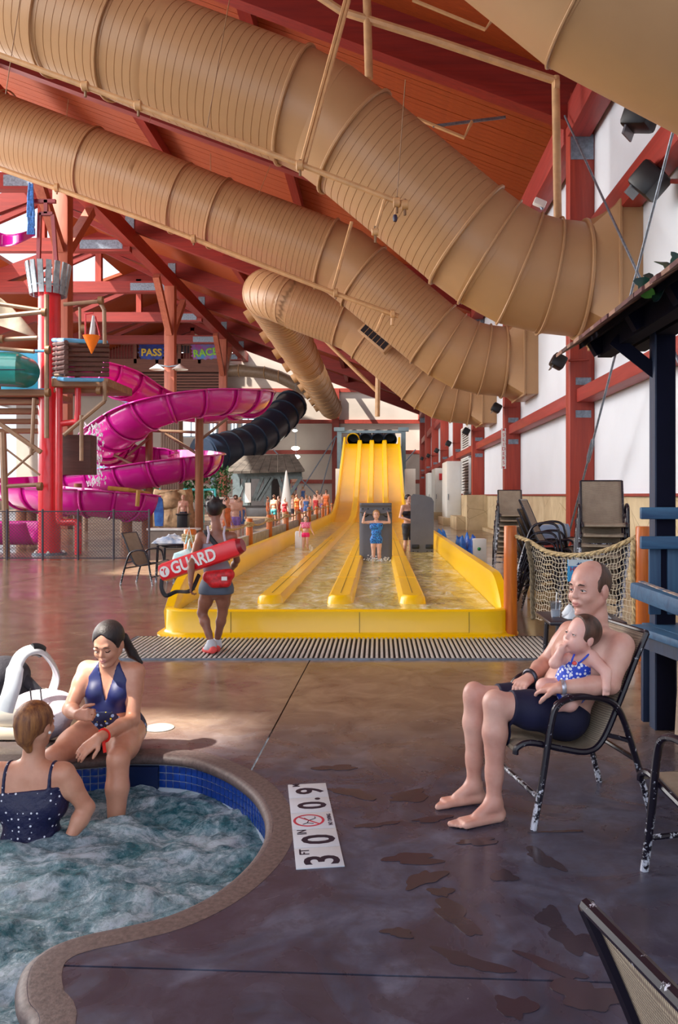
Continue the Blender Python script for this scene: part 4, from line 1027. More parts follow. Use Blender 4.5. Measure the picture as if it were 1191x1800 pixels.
MB().box(((bx(200)+bx(395))/2, BD+2.6, bz(574)), (bx(395)-bx(200), .3, 2.9)).build('upper_wall_panel', mat('beige_panel', '#c8ae94', .8), bal, False)
MB().box(((bx(-60)+bx(395))/2, BD+2.4, bz(617)), (bx(395)-bx(-60), .2, 1.9)).build('corridor_wall', mat('dark_corridor', '#4b4044', .8), bal, False)
emw = NT('daylit_window'); emw.p.inputs['Emission Color'].default_value = (.9, .97, 1, 1); emw.p.inputs['Emission Strength'].default_value = 1.5
for px, w_ in ((222, 16), (200, 8), (311, 6), (345, 6), (215, 30), (399, 6)):
    MB().box((bx(px), BD+2.2, bz(619)), (w_*BD/F, .1, .7)).build('lit_window', emw.m, bal, False)
for k, (px, x1, txt, c1, c2, lab) in enumerate(((269, 42, 'PASS', '#2b4ab8', '#e8c83a', 'blue splash shaped sign with yellow letters PASS on the balcony'), (363, 46, 'RACE', '#2f9ad8', '#9be03a', 'blue and magenta splash sign with green letters RACE on the balcony'))):
    s2 = thing('balcony_sign', lab, 'sign', (bx(px), BD-.6, bz(618))); r = random.Random(k+3)
    P = []
    for i in range(36):
        t = 2*PI*i/36; kx = 1+(.10 if i % 2 else -.05)+r.uniform(-.05, .05); P.append((bx(px)+x1/2*BD/F*kx*max(-1, min(1, 1.25*math.cos(t))), BD-.5, bz(618)+.85*kx*max(-1, min(1, 1.2*math.sin(t)))))
    MB().prism(P, (0, -.12, 0)).build('board', mat('sign_blue_%d' % k, c1, .4, col2='#1c2468' if k == 0 else '#b8329a', vs=1.2), s2, False)
    text_mesh('lettering', txt, mat('sign_letter_%d' % k, c2, .4), s2, (bx(px), BD-.64, bz(622)), (1, 0, .0 if k == 0 else .12), (0, 0, 1), 1.0, .03, bold=.03)
for k, (x0, x1, y0, y1) in enumerate(((308, 341, 735, 764), (358, 371, 732, 765), (397, 408, 733, 764), (417, 440, 731, 762), (60, 100, 720, 765), (200, 232, 735, 760))):
    w_ = struct(MB().box(((bx(x0)+bx(x1))/2, BACK-.03, (bz(y0)+bz(y1))/2), ((x1-x0)*BD/F, .06, (y1-y0)*BD/F)).build('window_%d' % (k+1), emw.m, None, False)); MX[w_] = Matrix()
    f_ = MB()
    for xx in (x0, (x0+x1)/2, x1): f_.box((bx(xx), BACK-.1, (bz(y0)+bz(y1))/2), (.12, .1, (y1-y0)*BD/F))
    for yy in (y0, y1): f_.box(((bx(x0)+bx(x1))/2, BACK-.1, bz(yy)), ((x1-x0)*BD/F, .1, .12))
    f_.build('window_frame', M['steel'], w_, False)
# green plants, turquoise railing, pier, planters in the left background
gm = mat('dark_green_leaf', '#3d6b3a', .6, var=.4, vs=6, col2='#1f4a2c')
def bush(px, py, d, w_, h_, n, lab, seed):
    r = random.Random(seed); mb = MB(); c = W(px, py, d)
    for i in range(n):
        p = V((c.x+r.uniform(-w_/2, w_/2), d+r.uniform(-.6, .6), max(.02, c.z-h_/2)+r.uniform(0, h_))); dr = V((r.uniform(-1, 1), r.uniform(-1, .4), r.uniform(-.3, 1))).normalized()*.35; s2 = dr.cross(V((0, 0, 1))).normalized()*.09
        b = len(mb.v); mb.v += [tuple(p), tuple(p+dr*.5+s2), tuple(p+dr), tuple(p+dr*.5-s2)]; mb.f.append((b, b+1, b+2, b+3))
    t = thing('leafy_shrub', lab, 'shrub', (c.x, d, 0), 0, 'shrubs behind the play area'); o = mb.build('foliage', gm, t, False, fix=False); o['kind'] = 'stuff'; MB().tube([(c.x, d, 0), (c.x, d, c.z)], .08, 6).build('stem', M['tan'], t)
bush(325, 850, 48, 2.6, 2.4, 900, 'green leafy shrub right of the tan clad pier', 1); bush(272, 858, 52, 1.2, 1.6, 400, 'green leafy shrub left of the tan clad pier', 2); bush(385, 850, 52, 1.4, 2.0, 350, 'green shrub behind the standing lifeguard', 5)
tq = thing('turquoise_railing', 'turquoise metal railing in front of the green shrubs', 'railing', (-11, 44, 0)); tqm = mat('turquoise_paint', '#3fb8bd', .4)
for x0, x1 in ((281, 300), (318, 328), (332, 348), (357, 378)):
    MB().tube(catmull([W(x0, 919, 44), W(x0, 864, 44), W(x0+3, 861, 44), W(x1-3, 861, 44), W(x1, 864, 44), W(x1, 919, 44)], 3), .06, 6).build('rail_loop', tqm, tq)
pr = thing('clad_pillar', 'wide tan board clad pillar under the flume', 'pillar', (-11, 40, 0)); wpm = wood('grey_brown_board', '#7b6254', '#5d4a42', (1, 1, .06), .7)
for k in range(8): x = (286-665+k*4.1)*40/F; MB().box((x+.05, 40, 2.6), (.105, .8, 5.2), None, .01).build('board', wpm, pr)
MB().box((W(302, 893, 39.5).x, 39.52, W(302, 893, 39.5).z), (.9, .06, .06)).build('band', M['tan'], pr, False)
rk = MB(); rk.grid(lambda u, v: (W(302, 900, 38.9).x+1.35*(u-.5)*(1.1-.35*v)*1.2+.15*noise.noise(V((u*4, v*4, 1))), 38.8+.3*noise.noise(V((u*5, v*5, 7)))+.4*(2*u-1)**2, 1.75*v), 12, 12)
o = rk.build('rock_cladding', mat('tan_rock', '#a98d6c', .8, var=.3, bump=.5, bs=8, bd=.03), None, True, 60); o.modifiers.new('s', 'SOLIDIFY').thickness = .3; tag(o, 'rough tan rock at the foot of the clad pillar', 'rock')
def simple_box(name, label, cat, px, py0, py1, d, w_, m_, dep=.5, extra=None):
    x = (px-665)*d/F; z0 = max(0, CH+(870-py1)*d/F); z1 = CH+(870-py0)*d/F
    t = thing(name, label, cat, (x, d, z0)); MB().box((x, d+dep/2, (z0+z1)/2), (w_, dep, z1-z0), None, .02).build('body', m_, t)
    MB().box((x, d+dep/2, z1+.02), (w_+.08, dep+.08, .06), None, .01).build('top', M['white'] if extra is None else extra, t); return t
simple_box('planter_box', 'low grey brown planter under the clad pillar', 'planter', 302, 932, 985, 23, 1.3, mat('grey_brown_stone', '#857a72', .8), .5)
simple_box('service_counter', 'pink and white striped counter behind the lifeguard', 'counter', 398, 876, 935, 38, 1.0, mat('pink_counter', '#c88a84', .7, col2='#e0d0c8', scale=(.1, .1, 3), vs=3), .8)
simple_box('waste_bin', 'black waste bin beside the pillar and log pole', 'bin', 320, 905, 945, 33, .42, M['black'], .4, M['black'])
simple_box('waste_bin', 'dark bin in front of the shingle hut', 'bin', 438, 890, 915, 58, 2.6, mat('dark_bin', '#3f4147', .7), .6, M['black'])
cau = thing('character_sign', 'blue hooded figure shaped board left of the pillar', 'board', tuple(W(278, 900, 36)))
MB().prism([W(*q, 36) for q in ((272, 925), (270, 895), (273, 878), (279, 871), (285, 878), (287, 900), (286, 925))], (0, .12, 0)).build('board', mat('blue_sign', '#3d7fd0', .4, col2='#1c3f94', vs=3), cau, False)
MB().tube([W(279, 920, 36.05), V((W(279, 920, 36).x, 36.05, 0))], .05, 6).build('post', M['tan'], cau)
um = thing('closed_umbrella', 'closed white umbrella standing in the crowd', 'umbrella', tuple(G(503, 905))); d = 60
MB().lathe([(.5, 0), (.32, 1.2), (.06, 2.9), (.01, 3.0)], W(503, 900, d), 12).build('canopy', M['white'], um); MB().tube([V((W(503, 0, d).x, d, 0)), W(503, 855, d)], .05, 6).build('pole', M['steel'], um)

# sky blue flume behind, low magenta run-out, lamps on the timber posts
bf = thing('blue_flume', 'sky blue flume piece seen behind the magenta slide', 'water slide', tuple(W(180, 810, 33))); Q = catmull([W(120, 830, 33), W(160, 822, 34), W(200, 815, 33.5), (W(238, 806, 32.5))], 6); mb = MB(); r0 = .7
for q in Q:
    for m_ in range(13): a = PI+PI*m_/12; mb.v.append((q.x, q.y+r0*math.cos(a), q.z+r0*math.sin(a)))
for i in range(len(Q)-1):
    for m_ in range(12): mb.f.append((i*13+m_, i*13+m_+1, (i+1)*13+m_+1, (i+1)*13+m_))
o = mb.build('trough', bl2, bf, True, 60, False); o.modifiers.new('s', 'SOLIDIFY').thickness = .04
for px in (150, 215): a = W(px, 820, 33.6); MB().tube([(a.x, 33.6, 0), (a.x, 33.6, a.z-.5)], .1, 8).build('support_pole', M['tan'], bf)
ro = thing('slide_runout', 'pale magenta runout trough on the floor behind the chain link fence', 'water slide', (-11, 23, 0)); mb = MB()
mb.grid(lambda u, v: (-13+3.6*u, 23+.6*math.cos(PI*v)*1.2, .12+.62*abs(math.cos(PI*v))**2), 14, 14); o = mb.build('trough', M['magenta'], ro, True, 60); o.modifiers.new('s', 'SOLIDIFY').thickness = .05
for k, (px, y, z) in enumerate(((298, 55.9, W(298, 650, 55.9).z),)):
    t = thing('post_lamp', 'pair of white shaded lamps on the middle timber post above the slide', 'lamp', (-14, y, z))
    for sx2 in (-.75, .75): MB().lathe([(.55, 0), (.12, .3), (.05, .36)], (-14+sx2, y-.1, z), 16, None, False).build('lamp_shade', M['white'], t); MB().tube([(-14+sx2, y-.1, z+.3), (-14, y-.1, z+.2)], .05, 6).build('arm', M['steel'], t)
# ================================================================ furniture
def sling_mat():
    t = NT('woven_sling'); v = t.co((1, 1, 1)); w1 = t.N('ShaderNodeTexWave'); w1.bands_direction = 'Y'; w1.inputs['Scale'].default_value = 55; w1.inputs['Distortion'].default_value = 1.5; t.L(v, w1.inputs['Vector'])
    w2 = t.N('ShaderNodeTexWave'); w2.bands_direction = 'X'; w2.inputs['Scale'].default_value = 70; w2.inputs['Distortion'].default_value = 1; t.L(v, w2.inputs['Vector'])
    k = t.math('MULTIPLY', w1.outputs['Fac'], w2.outputs['Fac']); n = t.noise(9, v)
    t.L(t.mix(t.ramp(n, [(.3, 0.0), (.7, .4)]), t.ramp(k, [(0, '#7d6e62'), (.5, '#b5a68e'), (1, '#d8ccb2')]), '#6f6054'), t.p.inputs['Base Color']); t.p.inputs['Roughness'].default_value = .75
    t.bump(k, .5, .003); return t.m
def frame_mat():
    t = NT('chipped_dark_frame'); v = t.co(); n = t.noise(38, v, 5, .75); big = t.noise(4, v, 2)
    sx = t.N('ShaderNodeSeparateXYZ'); t.L(v, sx.inputs[0]); low = t.ramp(sx.outputs['Z'], [(0, .20), (.30, .0)])
    k = t.math('ADD', t.math('ADD', n, t.math('MULTIPLY', big, .14)), low)
    t.L(t.ramp(k, [(.71, '#15101f'), (.735, '#c3c8d6')]), t.p.inputs['Base Color']); t.p.inputs['Roughness'].default_value = .28; return t.m
SL, FM_ = sling_mat(), frame_mat()
HW = .265
def make_chair(label, group=None):
    t = thing('sling_chair', label, 'chair', (0, 0, 0), 0, group)
    for s_ in (1, -1):
        y = s_*HW
        P = catmull([(.27, y, .0), (.225, y, .23), (.185, y, .47), (.15, y, .555), (.06, y, .585), (-.07, y, .57), (-.145, y, .515), (-.20, y, .38), (-.26, y, .19), (-.31, y, .0)], 5)
        MB().tube(P, .0155, 10, sx=1.15).build('arm_frame', FM_, t)
        rail = catmull([(.345, y*.9, .335), (.335, y*.9, .365), (.27, y*.9, .382), (.12, y*.9, .345), (.0, y*.9, .325), (-.075, y*.9, .37), (-.15, y*.9, .52), (-.24, y*.9, .73), (-.30, y*.9, .86)], 5)
        MB().tube(rail, .0145, 8).build('seat_rail', FM_, t)
        MB().tube([(-.09, y*.9, .40), (-.205, y, .37)], .011, 6).build('bracket', FM_, t); MB().tube([(.20, y*.9, .365), (.205, y, .36)], .012, 6).build('bracket', FM_, t)
    rr = catmull([(.345, 0, .335), (.335, 0, .365), (.27, 0, .382), (.12, 0, .345), (.0, 0, .325), (-.075, 0, .37), (-.15, 0, .52), (-.24, 0, .73), (-.30, 0, .86)], 6)
    mb = MB(); n = len(rr)
    for i, p in enumerate(rr):
        for j in range(9): v = -1+2*j/8; sag = .018*(1-v*v); mb.v.append((p.x+(.006 if i > n*.6 else 0), v*HW*.9, p.z-sag*(1 if .1 < i/n < .95 else 0)+.004))
    for i in range(n-1):
        for j in range(8): mb.f.append((i*9+j, i*9+j+1, (i+1)*9+j+1, (i+1)*9+j))
    o = mb.build('sling', SL, t, True, 60); so_ = o.modifiers.new('s', 'SOLIDIFY'); so_.thickness = .006
    MB().tube([(.245, -HW, .14), (.245, HW, .14)], .012, 8).build('cross_bar', FM_, t)
    MB().tube([(-.30, -HW*.9, .86), (-.30, HW*.9, .86)], .012, 8).build('top_bar', FM_, t)
    MB().tube([(-.235, -HW, .28), (-.235, HW, .28)], .012, 8).build('cross_bar', FM_, t)
    return t
MC = V((.905, 4.06, 0)); MRZ = PI+.2
ch = make_chair('dark framed woven sling chair the seated man sits in', 'sling chairs with dark frames')
ch.location = MC; ch.rotation_euler = (0, 0, MRZ)
dup(ch, (1.385, 3.144, 0), 1.823, 'empty sling chair cut off by the right edge, its seat towards the camera')
dup(ch, (.67, 1.14, 0), .23, 'sling chair back poking into the bottom right corner')
dup(ch, (-3.93, 14.1, 0), -.22, 'pale sling chair beside the small table left of the lifeguard')
c5 = dup(ch, (-3.05, 14.9, 0), PI-.2, 'dark framed sling chair on the far side of the left table')
def stack(x, y, n, rz, where, grp, dz=.105, tilt=0):
    for k in range(n):
        pos = 'topmost' if k == n-1 else ('bottom' if k == 0 else '%s from the bottom' % ['', 'second', 'third', 'fourth', 'fifth', 'sixth', 'seventh', 'eighth', 'ninth'][k])
        d = dup(ch, (x+.01*k, y-.012*k, k*dz), rz+rnd.uniform(-.03, .03), '%s sling chair of %s' % (pos, where), grp)
stack(2.62, 17.1, 8, -PI/2-.08, 'the stack behind the front orange post', 'chairs in the far stack')
stack(2.52, 9.75, 8, -PI/2-.22, 'the tall stack behind the net', 'chairs in the near stack', .115)
stack(2.05, 10.5, 6, -PI/2+1.2, 'the low stack left of the tall one', 'chairs in the low stack', .115)
# small tables
def table(loc, s_, h, label, m_, round_=False):
    t = thing('side_table', label, 'table', loc); x, y, _ = loc
    if round_: MB().lathe([(.001, h-.03), (s_, h-.03), (s_+.01, h-.015), (s_, h), (.001, h)], (x, y, 0), 28).build('table_top', m_, t)
    else: MB().box((x, y, h-.015), (2*s_, 2*s_, .03), None, .01).build('table_top', m_, t)
    for a in (-1, 1):
        for b in (-1, 1): MB().tube([(x+a*s_*.72, y+b*s_*.72, h-.03), (x+a*s_*.8, y+b*s_*.8, 0)], .022, 8).build('leg', FM_, t)
    MB().tube([(x+s_*.7*math.cos(q), y+s_*.7*math.sin(q), h-.06) for q in [2*PI*i/20 for i in range(20)]], .012, 6, True).build('apron', FM_, t)
    return t
tm = mat('dark_grey_table', '#2c2834', .35, var=.2)
table((1.62, 6.75, 0), .30, .52, 'small dark side table behind the seated man', tm)
table((-3.65+.1, 14.6, 0), .33, .66, 'small dark table holding towels left of the lifeguard', tm, True)
table((-3.3, 14.3, 0), .2, .38, 'low dark stool under the small left table', tm, True)
# cup with straw
cp = thing('plastic_cup', 'clear plastic cup with a straw on the dark side table', 'cup', (1.40, 6.72, .52)); cm = glass('clear_plastic', '#dfe6ee', .08)
MB().lathe([(.001, 0), (.034, .0), (.046, .118), (.05, .12), (.048, .124), (.043, .118), (.031, .004), (.001, .004)], (1.42, 6.72, .521), 20, None, False).build('cup_wall', cm, cp)
MB().lathe([(.001, 0), (.033, 0), (.038, .05), (.001, .05)], (1.42, 6.72, .526), 16).build('ice', mat('ice', '#c9d0d8', .2), cp); MB().tube([(1.42, 6.72, .53), (1.43, 6.71, .72)], .005, 6).build('straw', M['white'], cp)
def cloth(name, label, c, sx, sy, h, m_, seed, cat='towel'):
    mb = MB(); r = random.Random(seed); o_ = V((r.uniform(0, 9),)*3)
    mb.grid(lambda u, v: (c[0]+(u-.5)*sx*(1+.12*math.sin(v*5)), c[1]+(v-.5)*sy, c[2]+h*min(1, 6*min(u, 1-u, v, 1-v))*(.55+.75*noise.noise(V((u*4, v*4, 0))+o_)+.3*noise.noise(V((u*11, v*9, 2))+o_))+.004), 26, 26)
    b0 = len(mb.v); mb.grid(lambda u, v: (c[0]+(u-.5)*sx*(1+.12*math.sin(v*5)), c[1]+(v-.5)*sy, c[2]+.001), 26, 26)
    return tag(mb.build(name, m_, None, True, 180), label, cat)
cloth('towel', 'crumpled white towel on the dark side table behind the man', (1.66, 6.75, .52), .34, .34, .10, mat('white_towel', '#d9e4ee', .9, bump=.3, bs=200, bd=.002), 1)
cloth('towel', 'white and blue crumpled towels on the small left table', (-3.6, 14.6, .66), .6, .45, .17, mat('white_blue_towel', '#e4eaf0', .9, col2='#93a9c9', vs=8), 2)
cloth('tarpaulin', 'bright blue hose heap by the wall beyond the slide', (1.95, 18.8, 0), .55, .9, .62, mat('bright_blue_vinyl', '#2f86e8', .3, col2='#1c58b8', vs=9), 3, 'hose')
cloth('tarpaulin', 'small blue heap on the floor farther along the wall', (1.9, 26.5, 0), .5, .7, .45, mat('bright_blue_vinyl_b', '#2f86e8', .3), 5, 'tarpaulin')
cloth('pool_toy', 'small yellow and green pool toy on the floor behind the orange post', (2.55, 15.3, 0), .28, .25, .09, mat('yellow_green', '#e6d81e', .4, col2='#2f8a2c', vs=14), 4, 'toy')
eb = thing('junction_box', 'small white electrical box standing beside the blue hose heap', 'box', (2.3, 18.3, 0)); x = W(843, 0, 18.3).x; MB().box((x, 18.4, .27), (.28, .25, .54), None, .015).build('case', M['white'], eb); MB().sphere((x-.02, 18.27, .32), .04, seg=8, rings=5).build('button', mat('green_button', '#1f8a4a', .4), eb)
# bag hanging on the first rope post, left
bgm = mat('pale_blue_bag', '#a5dbe6', .5, col2='#dfeef0', vs=7)
bag = MB(); c = W(332, 982, 11.3); bag.sphere(c, .25, (.75, .45, 1.1), 16, 12)
for i in range(len(bag.v)):
    v = V(bag.v[i]); bag.v[i] = tuple(v+V((1, .3, .2))*.03*noise.noise(v*9)+V(((v.x-c.x)*(-.9 if v.z > c.z+.1 else .15), 0, 0)))
bag.tube([c+V((-.05, 0, .2)), c+V((-.02, .1, .42)), c+V((.05, 0, .2))], .01, 6); bgo = tag(bag.build('tote_bag', bgm), 'pale blue mesh bag hanging on the roped orange post', 'bag')
# rope fence along the left of the slide
rpm = mat('manila_rope', '#b5a077', .85, var=.3, vs=30, bump=.5, bs=60); prevp = None
XP = -2.75; xs_ = [334, 378, 438, 473, 503, 525, 543, 556, 567, 576, 583]
rf = thing('rope_fence', 'row of orange posts joined by rope along the left of the slide', 'fence', (XP, 12, 0)); tops = []
for i, px in enumerate(xs_):
    d = F*XP/(px-665); h = 1.02+rnd.uniform(-.03, .04) if i else 1.0; r0 = .075 if i else .095
    MB().lathe([(r0*1.05, 0), (r0, h*.5), (r0*.97, h-.02), (r0*.8, h), (.001, h)], (XP, d, 0), 14).build('post', M['orangepost'], rf)
    for q in range(3 if i < 5 else 1): MB().tube([(XP+(r0+.012)*math.cos(t), d+(r0+.012)*math.sin(t), h-.09-.034*q+.008*math.sin(t*2+q)) for t in [2*PI*k/14 for k in range(14)]], .019, 6, True).build('rope_wrap', rpm, rf)
    if prevp: a, b = prevp, V((XP, d, h-.1)); MB().tube([a.lerp(b, k/8)+V((0, 0, -.35*(k/8)*(1-k/8))) for k in range(9)], .022, 6).build('rope', rpm, rf)
    prevp = V((XP, d, h-.1))
def crowd_wall():
    mb = MB(); mb.box((XP-.05, 26, .32), (.1, 27, .64)); return mb
o = crowd_wall().build('low_rail_board', mat('pale_blue_grey_board', '#a9a8a4', .7, var=.2), rf, False)
# net fence between two orange posts at right
nf = thing('net_fence', 'rope net slung between two varnished orange posts behind the seated man', 'fence', (1.9, 8.3, 0))
for (x, y, h, r0) in ((1.41, 8.95, 1.17, .073), (2.405, 7.6, 1.215, .072)):
    MB().lathe([(r0*1.04, 0), (r0*1.0, h*.3), (r0*.98, h*.7), (r0*.94, h-.01), (r0*.85, h), (.001, h)], (x, y, 0), 20).build('post', M['orangepost'], nf)
def twist(pts, r): 
    P = catmull(pts, 10); mb = MB(); n = len(P)
    for ph in range(3):
        Q = []
        for i, p in enumerate(P):
            t = (P[min(i+1, n-1)]-P[max(i-1, 0)]).normalized(); s_ = t.cross(V((0, .3, 1))).normalized(); u = s_.cross(t); a = i*.9+ph*2*PI/3; Q.append(p+s_*(r*.55*math.cos(a))+u*(r*.55*math.sin(a)))
        mb.tube(Q, r*.62, 6)
    return mb
top = [V((1.46, 8.9, 1.06)), W(930, 952, 8.75), W(962, 970, 8.5), W(1010, 976, 8.2), W(1062, 968, 7.9), W(1118, 944, 7.62)]
twist(top, .022).build('top_rope', rpm, nf); lft = [W(926, 952, 8.72), W(934, 1000, 8.7), W(935, 1050, 8.7), W(937, 1088, 8.7)]
twist(lft, .024).build('side_rope', mat('dark_wet_rope', '#6b604c', .8, var=.3, vs=30), nf); twist([W(1114, 950, 7.62), W(1111, 1000, 7.62), W(1115, 1060, 7.62), W(1113, 1110, 7.62)], .024).build('side_rope', rpm, nf)  # first side rope is a darker brown than the second
tp2 = catmull(top[1:], 10); bt2 = catmull([W(937, 1088, 8.7), W(985, 1090, 8.4), W(1050, 1098, 8.0), W(1113, 1110, 7.62)], 10)
def npnt(u, v):
    a = tp2[min(len(tp2)-1, int(u*(len(tp2)-1)))].lerp(tp2[min(len(tp2)-1, int(u*(len(tp2)-1))+1)], u*(len(tp2)-1)-int(u*(len(tp2)-1))); b = bt2[min(len(bt2)-1, int(u*(len(bt2)-1)))].lerp(bt2[min(len(bt2)-1, int(u*(len(bt2)-1))+1)], u*(len(bt2)-1)-int(u*(len(bt2)-1)))
    return a.lerp(b, v)+V((.008*math.sin(v*40+u*9), .03*math.sin(u*7+v*3), .008*math.sin(u*50)))
nt = MB(); NU, NV = 34, 15
for i in range(NU+1): nt.tube([npnt(i/NU, j/(NV*2)) for j in range(NV*2+1)], .0034, 4, False, False)
for j in range(1, NV+1): nt.tube([npnt(i/(NU*2), j/NV) for i in range(NU*2+1)], .0034, 4, False, False)
o = nt.build('net', mat('pale_net_cord', '#c9bfa8', .8), nf, True, 180, False); o['kind'] = 'stuff'
sg2 = thing('notice_board', 'blue and white notice with red lettering hung on the net', 'sign', tuple(W(1020, 1003, 8.05)))
c = W(1019, 1003, 7.98); MB().box(c, (.24, .012, .21), None, .004).build('board', mat('sky_blue_sign', '#3fa4e0', .4), sg2); MB().box(c+V((0, -.008, .075)), (.23, .004, .06)).build('header', mat('pale_header', '#cfe3ee', .4), sg2, False)
text_mesh('lettering', 'HERITA', mat('maroon_print', '#a01c48', .5), sg2, c+V((0, -.009, .012)), (1, 0, 0), (0, 0, 1), .062, .001, bold=.001, squash=.95)
text_mesh('lettering', 'LAZY RIVER', mat('navy_print', '#20407c', .5), sg2, c+V((0, -.011, .075)), (1, 0, 0), (0, 0, 1), .03, .001) if False else MB().prism([c+V((-.03+.06*k/5, -.011, .062+.02*(k % 2))) for k in range(6)]+[c+V((.04, -.011, .055)), c+V((-.04, -.011, .055))], (0, -.002, 0)).build('mountain_print', mat('navy_print', '#20407c', .5), sg2, False)
pb = thing('stone_box', 'speckled beige stone box behind the net', 'planter', (2.3, 11.4, 0)); x = W(968, 0, 11.6).x
MB().box((x, 11.9, .38), (.45, .6, .74), None, .01).build('body', mat('speckled_beige', '#c9b98e', .7, var=.3, vs=40), pb); MB().box((x, 11.9, .77), (.5, .65, .04), None, .01).build('rim', M['cap'], pb)
tb = thing('grey_tub', 'grey blue plastic drum lying on the stone box', 'drum', (x, 11.9, .79)); MB().lathe([(.001, -.28), (.13, -.28), (.15, .28), (.001, .28)], (x+.02, 11.9, .94), 20, Matrix.Rotation(PI/2, 3, 'Y')).build('barrel', mat('grey_blue_plastic', '#7d93b0', .4), tb); MB().lathe([(.152, .2), (.165, .22), (.152, .24)], (x+.02, 11.9, .94), 20, Matrix.Rotation(PI/2, 3, 'Y'), False).build('rib', M['steel'], tb)
# ================================================================ navy timber booth at right
bo = thing('timber_booth', 'navy stained timber booth with a shingle roof at the right edge', 'booth', (1.83, 5.35, 0))
nv_ = wood('navy_stained_timber', '#1a3656', '#0b1836', (1, 1, .08), .55, .5, 1.5); nvx = wood('worn_navy_board', '#3a6a8c', '#1d3f62', (.1, 1, 1), .6, .6, 1.5); nvd = mat('dark_navy_timber', '#05061c', .85, spec=.2)
MB().box((1.83, 5.38, 1.33), (.125, .12, 2.66), None, .01).build('post', nvd, bo); MB().box((1.765, 5.38, 1.33), (.012, .11, 2.66)).build('post_face', nv_, bo)
MB().box((1.86, 5.5, .33), (.26, .05, .64), None, .008).build('lower_board', nv_, bo)
for (x0, z, h, y) in ((1.645, 1.385, .075, 5.26), (1.645, 1.20, .08, 5.26)): MB().box(((x0+2.6)/2, y, z), (2.6-x0, .04, h), None, .008).build('rail_board', nvx, bo)
for k in range(7): x = 1.755+k*.115; MB().box((x, 5.32, .97), (.075, .025, .46), None, .005).build('slat', wood('navy_slat_%d' % (k % 2), '#3a607c', '#1e3a5c', (1, 1, .1), .6, .5, 1.5) if k < 2 else nv_, bo)
MB().beam((1.66, 5.42, .885), (1.80, 4.30, .835), .07, .10, bev=.012).build('arm_board', nvx, bo)
MB().beam((1.70, 5.42, .940), (1.80, 4.4, .888), .035, .006).build('worn_edge', mat('worn_bare_wood', '#c3a48a', .7, col2='#45607c', vs=22), bo)
MB().beam((1.66, 5.35, .65), (1.86, 4.35, .64), .12, .05, bev=.01).build('bench_edge', nvx, bo); MB().prism([(1.70, 5.4, .645), (2.7, 5.4, .645), (2.7, 4.35, .645), (1.88, 4.35, .645)], (0, 0, .03)).build('bench_top', nvx, bo, False)
MB().beam((1.68, 5.28, .58), (1.86, 4.38, .57), .03, .09).build('bench_apron', nv_, bo)
lp = MB(); lp.lathe([(.085, 0), (.07, .3), (.072, .57), (.001, .57)], (1.90, 5.12, 0), 16); lp.build('log_leg', wood('bare_log', '#b3a08c', '#8a7868', (1, 1, .08), .7), bo)
# roof
EX, EZ = 1.45, 2.58; rs = .58
MB().prism([(EX, 3.6, EZ-.03), (3.4, 3.6, EZ-.03+(3.4-EX)*rs), (3.4, 3.6, EZ+.01+(3.4-EX)*rs), (EX, 3.6, EZ+.01)], (0, 2.45, 0)).build('roof_boarding', nvd, bo, False)
MB().beam((1.62, 3.6, EZ-.02), (1.62, 6.0, EZ-.02), .10, .15).build('eave_beam', nvd, bo, False); MB().beam((1.83, 3.9, 2.62), (1.83, 5.95, 2.62), .13, .2).build('roof_beam', nvd, bo)
for y in (4.3, 5.0, 5.9): MB().beam((1.50, y, EZ-.05), (3.3, y, EZ-.05+1.8*rs), .08, .12).build('roof_rafter', nvd, bo)
MB().beam((1.83, 5.38, 2.25), (1.55, 5.5, 2.52), .07, .08).build('knee_brace', nvd, bo)
shm = [wood('reddish_shingle', '#7c4a44', '#4e2e30', (.2, 1, 1), .8), mat('brown_shingle', '#5e4440', .9, var=.3), mat('pale_shingle', '#94705f', .9, var=.3)]
y = 3.6; k = 0
while y < 6.05:
    for c_ in range(3):
        w_ = rnd.uniform(.09, .16); x0 = EX-.16+c_*.13+rnd.uniform(-.015, .015); z0 = EZ+.012+(x0-EX)*rs+c_*.012
        MB().prism([(x0, y, z0), (x0+.3, y, z0+.3*rs), (x0+.3, y, z0+.3*rs+.012), (x0, y, z0+.024)], (0, w_ if c_ == 0 else .12, 0)).build('shingle', shm[rnd.randrange(3)], bo, False)
    y += .125
lv = thing('ivy_sprig', 'dark green ivy leaves lying on the shingle roof edge', 'plant', tuple(W(1135, 500, 4.4))); lm = mat('dark_glossy_leaf', '#123f28', .3, col2='#0a2436', vs=6); lm2 = mat('bright_leaf', '#4c8f2c', .4)
for i, (px, py, s2, a) in enumerate(((1125, 500, .05, .3), (1142, 492, .055, 1.2), (1150, 505, .05, -.4), (1138, 513, .045, 2.2), (1168, 470, .075, .8), (1186, 455, .05, .2), (1156, 518, .05, -1), (1132, 506, .03, 1.8), (1160, 498, .05, 2.7))):
    c = W(px, py, 4.35+.05*math.sin(i)); R = Euler((rnd.uniform(.8, 1.5), rnd.uniform(-.6, .6), a)).to_matrix(); P = []
    for k in range(12): t = 2*PI*k/12; rr_ = s2*(1-.35*abs(math.sin(t*.5))**6+.12*math.cos(3*t)); P.append(c+R @ V((rr_*math.cos(t), rr_*math.sin(t)*.85, .012*math.cos(2*t))))
    MB().prism(P, R @ V((0, 0, .003))).build('leaf', lm2 if i == 3 else lm, lv)
MB().tube([W(1120, 512, 4.4), W(1145, 505, 4.4), W(1191, 462, 4.3)], .006, 5).build('vine', lm, lv)
